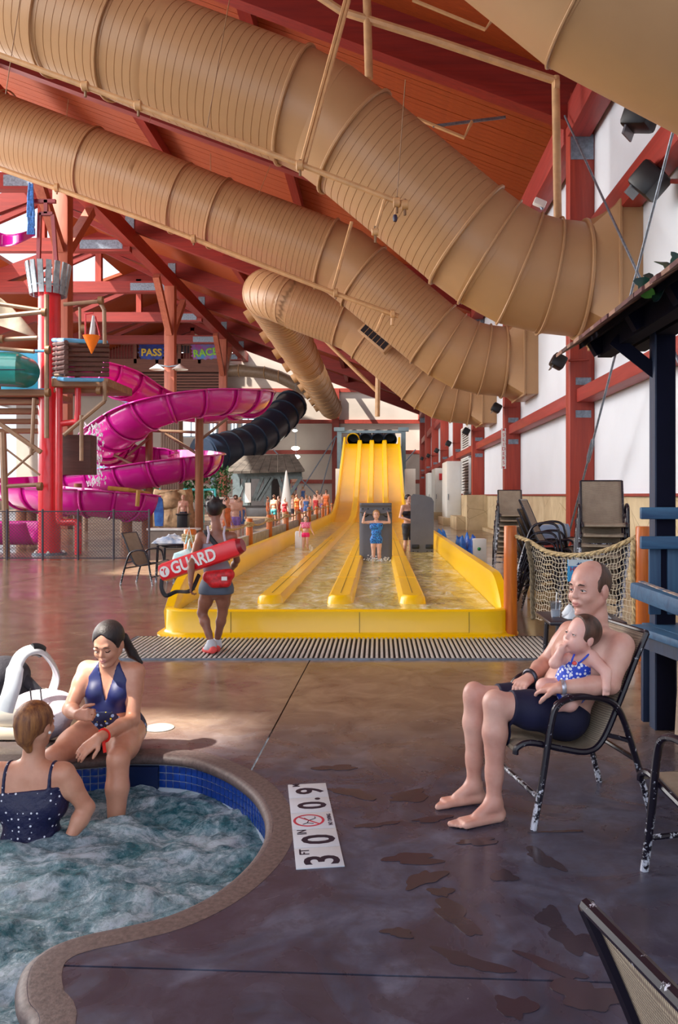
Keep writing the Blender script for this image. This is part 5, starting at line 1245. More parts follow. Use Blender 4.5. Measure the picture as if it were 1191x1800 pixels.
# ================================================================ baby carrier by the pool
cr = thing('infant_carrier', 'white handled infant car seat beside the hot tub edge', 'car seat', (-2.15, 5.25, 0))
cw = mat('pale_plastic', '#bfc5ca', .35); dkf = mat('black_mesh_fabric', '#181722', .8, bump=.4, bs=60)
B = lambda px, py, d=5.1: W(px, py, d)
hp = catmull([B(8, 1250, 4.95), B(22, 1205, 4.97), B(28, 1170, 5.0), B(42, 1148, 5.05), B(66, 1142, 5.12), B(86, 1158, 5.2), B(99, 1185, 5.3), B(92, 1215, 5.38), B(84, 1232, 5.4)], 5)
MB().tube(hp, [.052]*10+[.042]*12+[.040]*(len(hp)-22), 10, sx=.45).build('handle', cw, cr); MB().tube(hp[18:23], .039, 10, sx=.6).build('handle_grip', M['black'], cr)
c = B(45, 1255, 5.25)
shb_ = Body(.012); shb_.ell((c.x-.02, c.y, .17), (.30, .18, .15)).ell((c.x-.20, c.y+.02, .24), (.16, .17, .18)); shb_.ell((c.x+.02, c.y, .33), (.26, .14, .15), None, .02, True)
shb_.mesh('shell', mat('warm_white_shell', '#cfc6b8', .5), cr)
MB().box((c.x-.05, c.y, .045), (.66, .36, .08), None, .03).build('base', mat('warm_white_base', '#d5c6ac', .5), cr)
hd = Body(.014); hd.ell(B(2, 1190, 5.3), (.17, .2, .13)).ell(B(22, 1225, 5.3), (.14, .2, .1)); hd.mesh('canopy', dkf, cr)
sf_ = Body(.013); sf_.ell(B(75, 1235, 5.2), (.19, .16, .075)).ell(B(100, 1248, 5.05), (.13, .12, .05)); sf_.mesh('blanket', mat('white_pink_blanket', '#c9bec8', .9, bump=.6, bs=16, bd=.03), cr)
hn = Body(.011); hn.cone(B(34, 1190, 5.3), B(80, 1230, 5.3), .05, .03).cone(B(30, 1235, 5.3), B(80, 1235, 5.3), .05, .03); hn.mesh('seat_side', dkf, cr)
for q_ in (.3, .7): a_, b_ = B(40, 1228, 5.04), B(84, 1222, 5.04); MB().tube([a_.lerp(b_, q_)+V((0, 0, .05)), a_.lerp(b_, q_)+V((.05, -.1, -.02))], .012, 6, sx=.4).build('harness_strap', dkf, cr)
fb = Body(.013); fb.cone(B(70, 1262, 5.0), B(118, 1262, 4.95), .055, .035).cone(B(80, 1285, 5.0), B(108, 1275, 4.95), .06, .05); fb.mesh('foot_muff', mat('grey_mesh_fabric', '#5c5560', .8, bump=.4, bs=50), cr)
MB().box(B(14, 1228, 4.98), (.05, .03, .07), Euler((0, .6, 0)).to_matrix(), .01).build('red_buckle', rp, cr)
# ================================================================ people
def skin(name, col, col2=None, rough=.42): return mat(name, col, rough, var=.06, vs=7, sss=.12, col2=col2, bump=.05, bs=120, bd=.001)
SK = {'man': skin('skin_man', '#d6ab9c', '#c48f80'), 'woman': skin('skin_tanned', '#d09a80', '#bd8268'), 'pale': skin('skin_fair', '#e0b8a4', '#cf9c88'), 'brown': skin('skin_brown', '#93604c', '#7d4e3d'), 'baby': skin('skin_baby', '#e6bcb0', '#d9a398')}
HAIRM = {'dark': mat('dark_hair', '#1d1416', .5, var=.5, vs=60, scale=(1, 1, .2), bump=.6, bs=120, bd=.004), 'brown': mat('brown_hair', '#4a3228', .5, var=.4, vs=60, scale=(1, 1, .2), bump=.6, bs=120, bd=.004), 'auburn': mat('auburn_hair', '#9a6638', .5, col2='#5e3423', vs=50, scale=(1, 1, .15), bump=.7, bs=110, bd=.004), 'blond': mat('blond_hair', '#b58a5c', .5, var=.4, vs=60)}
EYEW = mat('eye_white', '#e4dedb', .2, var=0); IRIS = mat('dark_iris', '#2b221f', .15, var=0); LIPM = mat('lips', '#bd7a72', .4); BROWM = mat('brow_hair', '#4a3328', .7)
def basis(fwd, up=(0, 0, 1)):
    f = V(fwd).normalized(); u = V(up); u = (u-f*f.dot(u)).normalized(); return Matrix((f, u.cross(f), u)).transposed()      # columns forward, left, up
def head(b, c, R, s=1.0, fem=False, child=False):
    T = lambda x, y, z: V(c)+R @ V((x*s, y*s, z*s)); Rm = [[R[i][j] for j in range(3)] for i in range(3)]
    def el(p, r, k=.012): b.ell(T(*p), [q*s for q in r], Rm, k*s)
    def co(p, q, r1, r2, k=.01): b.cone(T(*p), T(*q), r1*s, r2*s, k*s)
    el((-.012, 0, .035), (.098, .077, .088)); el((.032, 0, -.02), (.062, .062, .09), .02)
    if child: el((.03, 0, -.045), (.06, .068, .055), .02); co((.05, -.03, -.05), (.05, .03, -.05), .035, .035, .02)
    else:
        co((.03, 0, -.08), (.062, 0, -.097), .036, .020, .015)
        for y in (-1, 1): co((-.005, y*.052, -.045), (.05, y*.016, -.097), .024, .019, .02)
    for y in (-1, 1):
        el((-.008, y*.078, -.008), (.021, .010, .033), .006); el((.066, y*.034, -.028), (.024, .024, .022), .014)
    if not child:
        co((.082, -.033, .030), (.088, -.012, .026), .010, .009, .012); co((.082, .033, .030), (.088, .012, .026), .010, .009, .012)
    for y in (-1, 1): b.ell(T(.098, y*.031, .006), [.017*s, .017*s, .012*s], Rm, .010*s, True)
    n = .7 if child else (.82 if fem else .88)
    co((.085, 0, .020), (.106*(.98 if child else 1), 0, -.020), .009*n, .0125*n, .008); el((.100, .012*n, -.025), (.010*n, .008*n, .008*n), .005); el((.100, -.012*n, -.025), (.010*n, .008*n, .008*n), .005)
    el((.088, 0, -.053), (.014, .026, .014), .008); el((.080, 0, -.098), (.016, .018, .014), .012)
    return T
def face(t, c, R, s, lidm, closed=False, fem=False, brow=True):
    T = lambda x, y, z: V(c)+R @ V((x*s, y*s, z*s))
    for y in (-1, 1):
        e = MB().sphere(T(.0770, y*.031, .004), .0120*s, (1, 1, 1), 14, 10).build('eye', EYEW if not closed else lidm, t)
        if not closed: MB().sphere(T(.0842, y*.031, .003), .0062*s, (1, 1, 1), 10, 8).build('iris', IRIS, e)
        for zz, rr in ((.0115, .0040), (-.0045, .0034)): MB().tube([T(.080, y*.018, zz*.55), T(.0885, y*.026, zz), T(.0875, y*.037, zz), T(.078, y*.046, zz*.5)], rr*s, 6).build('eyelid', lidm, t)
        MB().tube([T(.084, y*.018, .004 if not closed else -.002), T(.0905, y*.026, .0085 if not closed else -.004), T(.0895, y*.037, .0085 if not closed else -.004), T(.080, y*.047, .003)], (.0016 if not fem else .0026)*s, 5).build('lash_line', IRIS, t)
        if brow: MB().tube([T(.0935, y*.014, .026), T(.0975, y*.026, .031), T(.088, y*.044, .027)], [.0035*s, .0038*s, .002*s], 6, sx=.8).build('eyebrow', BROWM, t)
    MB().tube([T(.094, -.022, -.054), T(.1005, -.010, -.0505), T(.102, 0, -.052), T(.1005, .010, -.0505), T(.094, .022, -.054)], [.001*s, .0042*s, .004*s, .0042*s, .001*s], 8).build('lips', LIPM, t)
    MB().tube([T(.094, -.020, -.056), T(.101, -.008, -.0605), T(.101, .008, -.0605), T(.094, .020, -.056)], [.001*s, .0052*s, .0052*s, .001*s], 8).build('lips', LIPM, t)
def hand(b, w, d, nrm, side, s=1.0, curl=.5, spread=.06, thumb_in=.5, k=.006):
    """w wrist, d direction of the palm, nrm direction the palm faces, side +1/-1: which way the thumb leaves (along d x nrm)"""
    d = V(d).normalized(); n_ = V(nrm); n_ = (n_-d*d.dot(n_)).normalized(); x = d.cross(n_)*side; w = V(w)
    for q in (-.026, -.009, .009, .026): b.cone(w+x*q*.6*s, w+(d*.078+x*q)*s, .017*s, .0135*s, .012*s)
    for i, (q, L_) in enumerate(((.029, .072), (.010, .080), (-.010, .075), (-.028, .058))):
        p = w+(d*.082+x*q)*s; dd = (d+x*q*spread*20).normalized(); a = 0; r = .0092*s
        for j, f in enumerate((.42, .33, .25)):
            a += curl*(.75 if j == 0 else 1.0); v = dd*math.cos(a)+n_*math.sin(a); e = p+v*(L_*f*s); b.cone(p, e, r, r*.9, k*s); p = e; r *= .9
    p = w+(d*.018+x*.022)*s; v = (d*.55+x*.75+n_*thumb_in*.6).normalized(); e = p+v*.040*s; b.cone(p, e, .0155*s, .0115*s, .01*s); v2 = (d*.9+x*.25+n_*thumb_in).normalized(); e2 = e+v2*.032*s; b.cone(e, e2, .0112*s, .0100*s, k*s); b.cone(e2, e2+(v2+n_*.2)*.020*s, .0100*s, .0085*s, k*s)
def foot(b, ank, toe_dir, s=1.0, flat=0.0, side=1, L_=.24):
    d = V((toe_dir[0], toe_dir[1], 0)).normalized(); x = V((-d.y, d.x, 0)); g = V((ank[0], ank[1], flat))
    b.cone(ank, g-d*.030*s+V((0, 0, .032*s)), .034*s, .031*s, .02*s); b.cone(ank, g+d*.09*s+V((0, 0, .034*s)), .036*s, .026*s, .025*s)
    for q in (-.022, .0, .022): b.cone(g-d*.02*s+x*q*.6*s+V((0, 0, .024*s)), g+d*(L_-.10)*s+x*q*1.25*s+V((0, 0, .018*s)), .024*s, .017*s, .012*s)
    for i, q in enumerate((.030, .013, -.001, -.015, -.028)):
        l = (.055, .052, .045, .038, .030)[i]; r = (.0145, .010, .0095, .009, .0085)[i]; p = g+d*(L_-.105-(0, .0, .004, .010, .018)[i])*s+x*q*side*s+V((0, 0, .015*s)); b.cone(p, p+d*l*s+V((0, 0, -.003)), r*s, r*.95*s, .004*s)
def torso(b, P, Cc, N, shl, shr, hpl, hpr, s=1.0, fem=False, belly=0.0, fwd=None, k=.04):
    P, Cc, N, shl, shr, hpl, hpr = map(V, (P, Cc, N, shl, shr, hpl, hpr)); hx_ = (hpl-hpr).normalized(); sx_ = (shl-shr).normalized(); mid = P.lerp(Cc, .48)
    hw = (hpl-hpr).length/2; sw = (shl-shr).length/2
    b.cone(hpl, hpr, .088*s, .088*s, k*s); b.cone(P+hx_*.05*s, P-hx_*.05*s, .10*s, .10*s, k*s)
    b.cone(mid+hx_*.055*s, mid-hx_*.055*s, (.082 if fem else .092)*s, None, .07*s)
    b.cone(Cc+sx_*(sw*.50), Cc-sx_*(sw*.50), (.093 if fem else .104)*s, None, .06*s)
    up = Cc.lerp((shl+shr)/2, .75); b.cone(up+sx_*(sw*.62), up-sx_*(sw*.62), .066*s, None, .05*s)
    b.cone(shl, shr, .046*s, .046*s, .03*s); base = (shl+shr)/2; b.cone(base, N, .055*s if fem else .066*s, .047*s if fem else .056*s, .03*s)
    tr = base.lerp(N, .45); b.cone(tr, shl, .035*s, .036*s, .03*s); b.cone(tr, shr, .035*s, .036*s, .03*s)
    if fwd is not None:
        f = V(fwd).normalized()
        if fem:
            for q in (-1, 1): b.ell(Cc+sx_*(q*.068*s)+f*.070*s+V((0, 0, -.015*s)), [.058*s]*3, None, .03*s)
        else:
            for q in (-1, 1): b.ell(Cc+sx_*(q*.06*s)+f*.055*s+V((0, 0, .02*s)), [.062*s]*3, None, .04*s)
        if belly: b.ell(mid+f*.035*s, [.095*s*belly]*3, None, .05*s)
def arm(b, sh, elb, wr, s=1.0, k=.018, m=1.0):
    sh, elb, wr = map(V, (sh, elb, wr)); b.cone(sh, sh.lerp(elb, .35), .050*s*m, .048*s*m, k*s*1.6); b.cone(sh.lerp(elb, .3), elb, .048*s*m, .036*s*m, k*s); b.cone(elb, elb.lerp(wr, .35), .037*s*m, .039*s*m, k*s); b.cone(elb.lerp(wr, .35), wr, .039*s*m, .025*s*m, k*s)
def leg(b, hp, kn, an, s=1.0, k=.025, m=1.0):
    hp, kn, an = map(V, (hp, kn, an)); b.cone(hp, hp.lerp(kn, .5), .092*s*m, .078*s*m, k*1.4*s); b.cone(hp.lerp(kn, .5), kn, .078*s*m, .055*s*m, k*s)
    c = kn.lerp(an, .3); b.cone(kn, c, .054*s*m, .056*s*m, k*s); b.cone(c, kn.lerp(an, .75), .056*s*m, .037*s*m, k*s); b.cone(kn.lerp(an, .7), an, .039*s*m, .034*s*m, k*s)
# ---------------------------------------------------------------- the seated man
mf = V((math.cos(MRZ), math.sin(MRZ), 0)); ml = V((-math.sin(MRZ), math.cos(MRZ), 0)); ML = lambda u, v, z: MC+mf*u+ml*v+V((0, 0, z))
man = thing('person', 'balding bare chested man in navy swim shorts seated holding the baby', 'person', tuple(MC)); mb_ = Body(.0062)
shl, shr = ML(-.180, .222, .800), ML(-.118, -.200, .795); hpl, hpr = ML(.045, .085, .452), ML(.045, -.085, .452)
P_m, C_m, N_m = ML(.03, 0, .455), ML(-.105, .01, .71), ML(-.140, .03, .905)
mfw = (mf+ml*.25+V((0, 0, .15))).normalized()
hcm = ML(-.112, .035, 1.045); Rm_ = basis((-.80, -.60, -.04))
def man_lower(b, s=1):
    leg(b, hpl, ML(.395, .115, .535), ML(.412, .14, .095)); leg(b, hpr, ML(.428, -.085, .520), ML(.430, -.10, .095)); b.cone(hpl, hpr, .095, .095, .04); b.cone(P_m+ml*.05, P_m-ml*.05, .105, .105, .04)
torso(mb_, P_m, C_m, N_m, shl, shr, hpl, hpr, 1.06, False, 1.0, mfw); man_lower(mb_)
for q in (1, -1): kn = ML(.40 if q > 0 else .435, .115 if q > 0 else -.085, .55); mb_.ell(kn, (.045,)*3, None, .02)
foot(mb_, ML(.412, .14, .085), (mf+ml*.22), 1.0, .0, -1, .26); foot(mb_, ML(.430, -.10, .085), (mf+ml*.10), 1.0, .0, 1, .25)
arm(mb_, shl, ML(-.105, .262, .632), ML(.125, .225, .622), 1.0, .018, 1.12); arm(mb_, shr, ML(-.005, -.255, .632), ML(.155, -.075, .600), 1.0, .018, 1.1)
hand(mb_, ML(.125, .225, .622), mf*.75-ml*.95-V((0, 0, .25)), V((0, 0, -1))-mf*.3, 1, 1.0, .45, .03, .5); hand(mb_, ML(.155, -.075, .600), mf*.8+ml*.75-V((0, 0, .15)), V((0, 0, -1)), -1, 1.0, .5, .03, .4)
head(mb_, hcm, Rm_, 1.10); mb_.cone(N_m, hcm+Rm_ @ V((-.03, 0, -.05)), .058, .058, .02)
mb_.mesh('body', SK['man'], man); face(man, hcm, Rm_, 1.10, SK['man'])
shb = Body(.0068); man_lower(shb); navy = mat('navy_swim_fabric', '#0d1034', .75, var=.2, bump=.2, bs=14, bd=.02)
def U(X, Y): return (X-MC.x)*mf.x+(Y-MC.y)*mf.y
shb.mesh('swim_shorts', navy, man, .011, lambda X, Y, Z: np.maximum(np.maximum(U(X, Y)-.325+.15*(Z-.5), (Z-.545)-.25*(U(X, Y))), .34-Z))
hb = Body(.006); Rl = [[Rm_[i][j] for j in range(3)] for i in range(3)]
hb.ell(hcm+Rm_ @ V((-.014, 0, .036)), (.112, .088, .100), Rl)
def HL(c, R, X, Y, Z): return [(X-c[0])*R[0][i]+(Y-c[1])*R[1][i]+(Z-c[2])*R[2][i] for i in range(3)]
def mhair(X, Y, Z):
    x, y, z = HL(hcm, Rm_, X, Y, Z); return np.maximum(x-.034+.80*np.maximum(z-.045, 0), -.05-z-.3*np.minimum(x+.03, 0))
hb.mesh('hair', HAIRM['brown'], man, 0.0, mhair)
wt = ML(.125, .225, .622); wd2 = (ML(.125, .225, .622)-ML(-.105, .262, .632)).normalized(); u1 = wd2.cross(V((0, 0, 1))).normalized(); u2 = u1.cross(wd2); cW = wt-wd2*.012
MB().tube([cW+u1*(.036*math.cos(t))+u2*(.033*math.sin(t)) for t in [2*PI*i/24 for i in range(24)]], .010, 8, True, sx=.25).build('bracelet', mat('silver_band', '#b7b9c6', .25, .6), man)
wr2 = ML(.150, -.078, .601); MB().tube([wr2+mf*(.0)+V((0, 0, .036*math.sin(t)))+(ml*.9-mf*.5).normalized()*(.037*math.cos(t)) for t in [2*PI*i/20 for i in range(20)]], .011, 8, True).build('watch', mat('dark_watch', '#3b3b48', .25, .5), man)
# ---------------------------------------------------------------- the baby
baby = thing('person', 'baby in a blue and white flowered swimsuit on the seated mans lap', 'person', tuple(ML(0, .12, .6))); bb = Body(.0052)
hcb = ML(-.005, .170, .842); Rb = basis((-.88, -.42, .22), (.25, 0, 1)); Pb, Cb = ML(.02, .10, .590), ML(-.01, .125, .705)
bl_, br_ = ML(-.045, .185, .745), ML(.045, .115, .745)
for a, r in ((Pb, .068), (Pb.lerp(Cb, .5), .066), (Cb, .062)): bb.ell(a, (r, r, r), None, .04)
bb.cone(Pb, Cb, .066, .06, .03); bb.cone(bl_, br_, .034, .034, .03); bb.cone(Cb, hcb-V((0, 0, .05)), .04, .04, .02)
bb.cone(bl_, ML(-.085, .262, .690), .031, .027, .015); bb.cone(ML(-.085, .262, .690), ML(-.062, .305, .640), .027, .019, .01); bb.ell(ML(-.06, .310, .628), (.019,)*3, None, .008)
for q in range(4): bb.cone(ML(-.06+q*.008-.012, .312, .622), ML(-.055+q*.009-.012, .318, .602), .0065, .0055, .003)
bb.cone(br_, ML(.125, .165, .722), .030, .027, .012); bb.cone(ML(.125, .165, .722), ML(.10, .182, .782), .026, .019, .008); bb.ell(ML(.098, .185, .792), (.019,)*3, None, .008)
for q in range(4): bb.cone(ML(.098, .178+q*.007, .798), ML(.088-.002*q, .180+q*.007, .815), .0062, .0055, .003)
bb.cone(ML(.01, .14, .575), ML(.075, .215, .545), .050, .040, .02); bb.cone(ML(.075, .215, .545), ML(.12, .20, .53), .036, .026, .012); bb.cone(ML(.02, .09, .575), ML(.15, .10, .600), .048, .040, .02)
head(bb, hcb, Rb, .80, True, True); bb.mesh('body', SK['baby'], baby); face(baby, hcb, Rb, .80, SK['baby'], brow=False)
def dots(name, base, dot, scale=30, size=.32, col3=None):
    t = NT(name); v = t.co(); vo = t.N('ShaderNodeTexVoronoi'); vo.inputs['Scale'].default_value = scale; t.L(v, vo.inputs['Vector'])
    n = t.noise(scale*2.2, v, 3); k = t.math('ADD', vo.outputs['Distance'], t.math('MULTIPLY', n, .25 if col3 else .0))
    a = t.ramp(k, [(size, dot), (size+.04, base)]);
    if col3: vo2 = t.N('ShaderNodeTexVoronoi'); vo2.inputs['Scale'].default_value = scale*.7; t.L(v, vo2.inputs['Vector']); a = t.mix(t.ramp(vo2.outputs['Distance'], [(size*.8, 1.0), (size*.8+.04, 0.0)]), a, col3)
    t.L(a, t.p.inputs['Base Color']); t.p.inputs['Roughness'].default_value = .6; return t.m
bs_ = Body(.0052); 
for a, r in ((Pb, .068), (Pb.lerp(Cb, .5), .066), (Cb, .062)): bs_.ell(a, (r, r, r), None, .04)
bs_.cone(Pb, Cb, .066, .06, .03); bs_.cone(ML(.02, .15, .575), ML(.06, .17, .58), .052, .05, .02)
bsm = dots('blue_flowered_swimsuit', '#1f46c4', '#dfe9fa', 62, .40); bs_.mesh('swimsuit', bsm, baby, .005, lambda X, Y, Z: np.maximum(Z-.735, .53-Z))
for s_ in (0, 1): MB().tube(catmull([ML(.055-.04*s_, .19+.0*s_, .722), ML(.05-.055*s_, .20+.015*s_, .752), ML(.02-.06*s_, .165+.03*s_, .772)], 4), .0045, 6).build('strap', mat('blue_strap', '#2c4fd0', .5), baby)
MB().sphere(ML(.045, .205, .725), .012, (1, 1, .8), 8, 6).build('bow', mat('coral_bow', '#f0625c', .5), baby)
hbb = Body(.005); hbb.ell(hcb+Rb @ V((-.012, 0, .030)), (.086, .070, .078), [[Rb[i][j] for j in range(3)] for i in range(3)])
def bhair(X, Y, Z): x, y, z = HL(hcb, Rb, X, Y, Z); return np.maximum(x-.030-.2*np.maximum(z-.04, 0), -.045-z)
hbb.mesh('hair', HAIRM['brown'], baby, 0, bhair)
# ---------------------------------------------------------------- woman sitting on the pool edge
w1 = thing('person', 'dark haired woman in a navy halter swimsuit sitting on the pool edge', 'person', (-1.58, 4.95, 0)); wb = Body(.007)
wl, wr_ = V((-1.425, 4.90, .462)), V((-1.715, 4.93, .468)); hl, hr = V((-1.49, 4.98, .105)), V((-1.68, 4.98, .105)); Pw, Cw, Nw = V((-1.585, 4.98, .125)), V((-1.572, 4.93, .355)), V((-1.570, 4.87, .535))
torso(wb, Pw, Cw, Nw, wl, wr_, hl, hr, 1.0, True, 1.12, (0, -1, .1))
for a, b_, c_ in ((hl, V((-1.405, 4.52, .075)), V((-1.40, 4.44, -.42))), (hr, V((-1.765, 4.56, .07)), V((-1.80, 4.46, -.42)))):
    leg(wb, a, b_, c_, 1.0, .025, 1.06); wb.cone(a, a.lerp(b_, .6), .10, .088, .03)
arm(wb, wl, V((-1.415, 4.82, .205)), V((-1.50, 4.48, .198)), 1, .018, 1.05); arm(wb, wr_, V((-1.765, 4.78, .275)), V((-1.66, 4.62, .285)), 1, .018, 1.05)
hand(wb, V((-1.50, 4.48, .198)), (-.45, -.35, -.38), (-.3, .4, -1), 1, .95, .25, .05, .2); hand(wb, V((-1.66, 4.62, .285)), (.7, -.35, .1), (0, .9, -.3), 1, .9, 1.15, 0, .5)
hcw = V((-1.560, 4.83, .640)); Rw = basis((-.10, -.90, -.32)); head(wb, hcw, Rw, 1.0, True); wb.cone(Nw, hcw+V((0, .04, -.05)), .047, .047, .02)
wb.mesh('body', SK['woman'], w1); face(w1, hcw, Rw, 1.0, SK['woman'], True, True)
wt_ = Body(.007); torso(wt_, Pw, Cw, Nw, wl, wr_, hl, hr, 1.0, True, 1.12, (0, -1, .1)); navy2 = mat('navy_blue_lycra', '#17215c', .5, var=.15, bump=.1, bs=10)
def halter(X, Y, Z):
    dx = np.abs(X+1.572); a = np.maximum(dx*1.0-(.155-np.maximum(Z-.375, 0)*.62), Z-.560); v_ = (Z-.305)*.26-dx; back = np.where(Z > .34, Y-4.90-.25*np.maximum(Z-.42, 0), -1.0); return np.maximum(np.maximum(a, np.where(Z > .30, v_, -1.0)), np.maximum(back, .235-Z))
wt_.mesh('halter_top', navy2, w1, .006, halter)
w3 = Body(.007); torso(w3, Pw, Cw, Nw, wl, wr_, hl, hr, 1.0, True, 1.12, (0, -1, .1)); w3.cone(hl, hl.lerp(V((-1.405, 4.52, .075)), .3), .10, .09, .03); w3.cone(hr, hr.lerp(V((-1.765, 4.56, .07)), .3), .10, .09, .03)
flo_ = dots('yellow_blue_floral', '#17204a', '#e6d83a', 42, .34, '#8fb2e0')
w3.mesh('swim_bottom', flo_, w1, .007, lambda X, Y, Z: np.maximum(np.maximum(Z-.255, -.05-Z), np.abs(X+1.585)*.9-(Y-4.80)-.03))
hw_ = Body(.0065); Rwl = [[Rw[i][j] for j in range(3)] for i in range(3)]; hw_.ell(hcw+Rw @ V((-.018, 0, .038)), (.106, .087, .096), Rwl)
def whair(X, Y, Z): x, y, z = HL(hcw, Rw, X, Y, Z); return np.maximum(x-.050-.45*np.maximum(z-.03, -.02)+0.5*np.maximum(.03-np.abs(y), 0)*(z > .05), -.06-z)
hw_.mesh('hair', HAIRM['dark'], w1, 0, whair)
ht_ = Body(.0065); ht_.cone(hcw+V((.06, .09, .02)), hcw+V((.10, .13, -.08)), .030, .026, .02).cone(hcw+V((.10, .13, -.08)), hcw+V((.155, .13, -.135)), .026, .010, .02); ht_.mesh('ponytail', HAIRM['dark'], w1)
for y in (-1, 1): MB().sphere(hcw+Rw @ V((.0, y*.088, -.035)), .007, seg=8, rings=6).build('earring', M['white'], w1)
rbm = mat('red_wristband', '#e0281c', .4); c = V((-1.482, 4.525, .2)); dA = (V((-1.50, 4.48, .198))-V((-1.415, 4.82, .205))).normalized(); a1 = dA.cross(V((0, 0, 1))).normalized(); a2 = a1.cross(dA)
MB().tube([c+a1*.031*math.cos(t)+a2*.031*math.sin(t) for t in [2*PI*i/20 for i in range(20)]], .010, 6, True, sx=.35).build('wristband', rbm, w1); MB().beam(c+V((.0, -.02, -.02)), c+V((.012, -.03, -.085)), .018, .004).build('wristband_tail', rbm, w1)
# ---------------------------------------------------------------- woman standing in the pool, seen from behind
w2 = thing('person', 'auburn haired woman in a navy dotted tankini standing in the pool', 'person', (-1.73, 4.15, -.5)); vb = Body(.007); X0 = -1.735; Y0 = 4.18
vl, vr = V((X0-.160, Y0, .105)), V((X0+.160, Y0, .105)); Pv, Cv, Nv = V((X0, Y0, -.42)), V((X0, Y0, -.04)), V((X0+.005, Y0+.02, .21))
torso(vb, Pv, Cv, Nv, vl, vr, Pv+V((-.1, 0, 0)), Pv+V((.1, 0, 0)), 1.04, True, 1.1, (0, 1, 0)); vb.cone((X0, Y0, -.30), (X0, Y0, -.12), .115, .105, .05)
arm(vb, vr, V((X0+.265, Y0+.03, -.075)), V((X0+.20, Y0-.04, -.215)), 1.08); arm(vb, vl, V((X0-.255, Y0+.02, -.09)), V((X0-.20, Y0-.03, -.25)), 1.08)
hand(vb, V((X0+.20, Y0-.04, -.215)), (-.3, .3, -.5), (-1, 0, 0), 1, .95, .4); hand(vb, V((X0-.20, Y0-.03, -.25)), (.2, .3, -.5), (1, 0, 0), -1, .95, .4)
hcv = V((X0+.015, Y0+.02, .345)); Rv = basis((.30, .90, -.05)); head(vb, hcv, Rv, .97, True); vb.cone(Nv, hcv+V((0, -.02, -.05)), .047, .045, .02); vb.mesh('body', SK['woman'], w2); face(w2, hcv, Rv, .97, SK['woman'])
vt = Body(.007); torso(vt, Pv, Cv, Nv, vl, vr, Pv+V((-.1, 0, 0)), Pv+V((.1, 0, 0)), 1.04, True, 1.1, (0, 1, 0)); vt.cone((X0, Y0, -.30), (X0, Y0, -.12), .115, .105, .05)
dotm = NT('navy_polka_dot'); v = dotm.co(); vo = dotm.N('ShaderNodeTexVoronoi'); vo.inputs['Scale'].default_value = 34; vo.inputs['Randomness'].default_value = .45; dotm.L(v, vo.inputs['Vector']); dotm.L(dotm.ramp(vo.outputs['Distance'], [(.16, '#dfe2f0'), (.2, '#10133f')]), dotm.p.inputs['Base Color']); dotm.bump(dotm.noise(22, v), .6, .02)
vt.mesh('tankini_top', dotm.m, w2, .007, lambda X, Y, Z: np.minimum(np.maximum(Z-.045-.10*(X-X0), -.5-Z), np.maximum(np.abs(np.abs(X-X0-.004)-.112)-.009, -Z)))
hv = Body(.0065); Rvl = [[Rv[i][j] for j in range(3)] for i in range(3)]; hv.ell(hcv+Rv @ V((-.02, 0, .034)), (.104, .086, .094), Rvl, .02).ell(hcv+Rv @ V((-.075, 0, -.02)), (.045, .055, .065), Rvl, .02).cone(hcv+Rv @ V((-.09, .02, .02)), hcv+Rv @ V((-.085, -.03, .05)), .03, .022, .01)
hv.cone(hcv+Rv @ V((-.07, 0, -.06)), hcv+Rv @ V((-.055, -.01, -.11)), .035, .018, .02)
def vhair(X, Y, Z): x, y, z = HL(hcv, Rv, X, Y, Z); return x-.05-.3*np.maximum(z, 0)
hv.mesh('hair', HAIRM['auburn'], w2, 0, vhair); MB().sphere(hcv+Rv @ V((.0, -.086, -.03)), .008, seg=8, rings=6).build('earring', M['white'], w2)
# ---------------------------------------------------------------- the lifeguard
lg = thing('person', 'short haired lifeguard walking away with a red rescue tube under the arm', 'person', tuple(G(372, 1152))); gb_ = Body(.0095); D0 = 7.87
J = lambda px, py, dd=0.0: W(px, py, D0+dd)
gl, grt = J(352, 944), J(408, 944); ghl, ghr = J(367, 1038), J(393, 1038); Pg, Cg, Ng = J(380, 1028), J(381, 966), J(380, 925)
torso(gb_, Pg, Cg, Ng, gl, grt, ghl, ghr, .88, True, 0, (0, 1, 0)); gb_.cone(J(372, 1036, -.05), J(388, 1036, -.05), .075, .075, .04)
leg(gb_, ghl, J(355, 1077, .03), J(371, 1128, -.06), .82); leg(gb_, ghr, J(391, 1077, .04), J(381, 1127, .10), .82)
arm(gb_, gl, J(336, 990, -.26), J(335, 1026, -.34), .82); arm(gb_, grt, J(416, 985, .06), J(404, 1005, .22), .82)
hand(gb_, J(335, 1026, -.34), (-.0, .1, -1), (1, .2, 0), -1, .85, .7); hand(gb_, J(404, 1005, .22), (-.6, .3, 0), (0, -1, -.2), 1, .8, .5)
hcg = J(377, 897, .02); Rg_ = basis((-.12, 1, .0)); head(gb_, hcg, Rg_, .84, True); gb_.cone(Ng, hcg+V((0, 0, -.04)), .042, .042, .02)
gb_.mesh('body', SK['brown'], lg); face(lg, hcg, Rg_, .84, SK['brown'])
gt = Body(.0095); torso(gt, Pg, Cg, Ng, gl, grt, ghl, ghr, .88, True, 0, (0, 1, 0)); xg = J(380, 950).x
gt.mesh('tank_top', mat('grey_tank_top', '#8d8c98', .7, var=.1), lg, .008, lambda X, Y, Z: np.maximum(np.maximum(Z-J(0, 955).z+.0*X, J(0, 1030).z-Z), -9+0*Y))
for s_ in (-1, 1): MB().tube([J(380+s_*16, 955, -.085), J(380+s_*13, 938, -.075), J(380+s_*15, 925, -.02)], .011, 6, sx=.5).build('tank_strap', mat('pale_strap', '#b9b3c0', .6), lg)
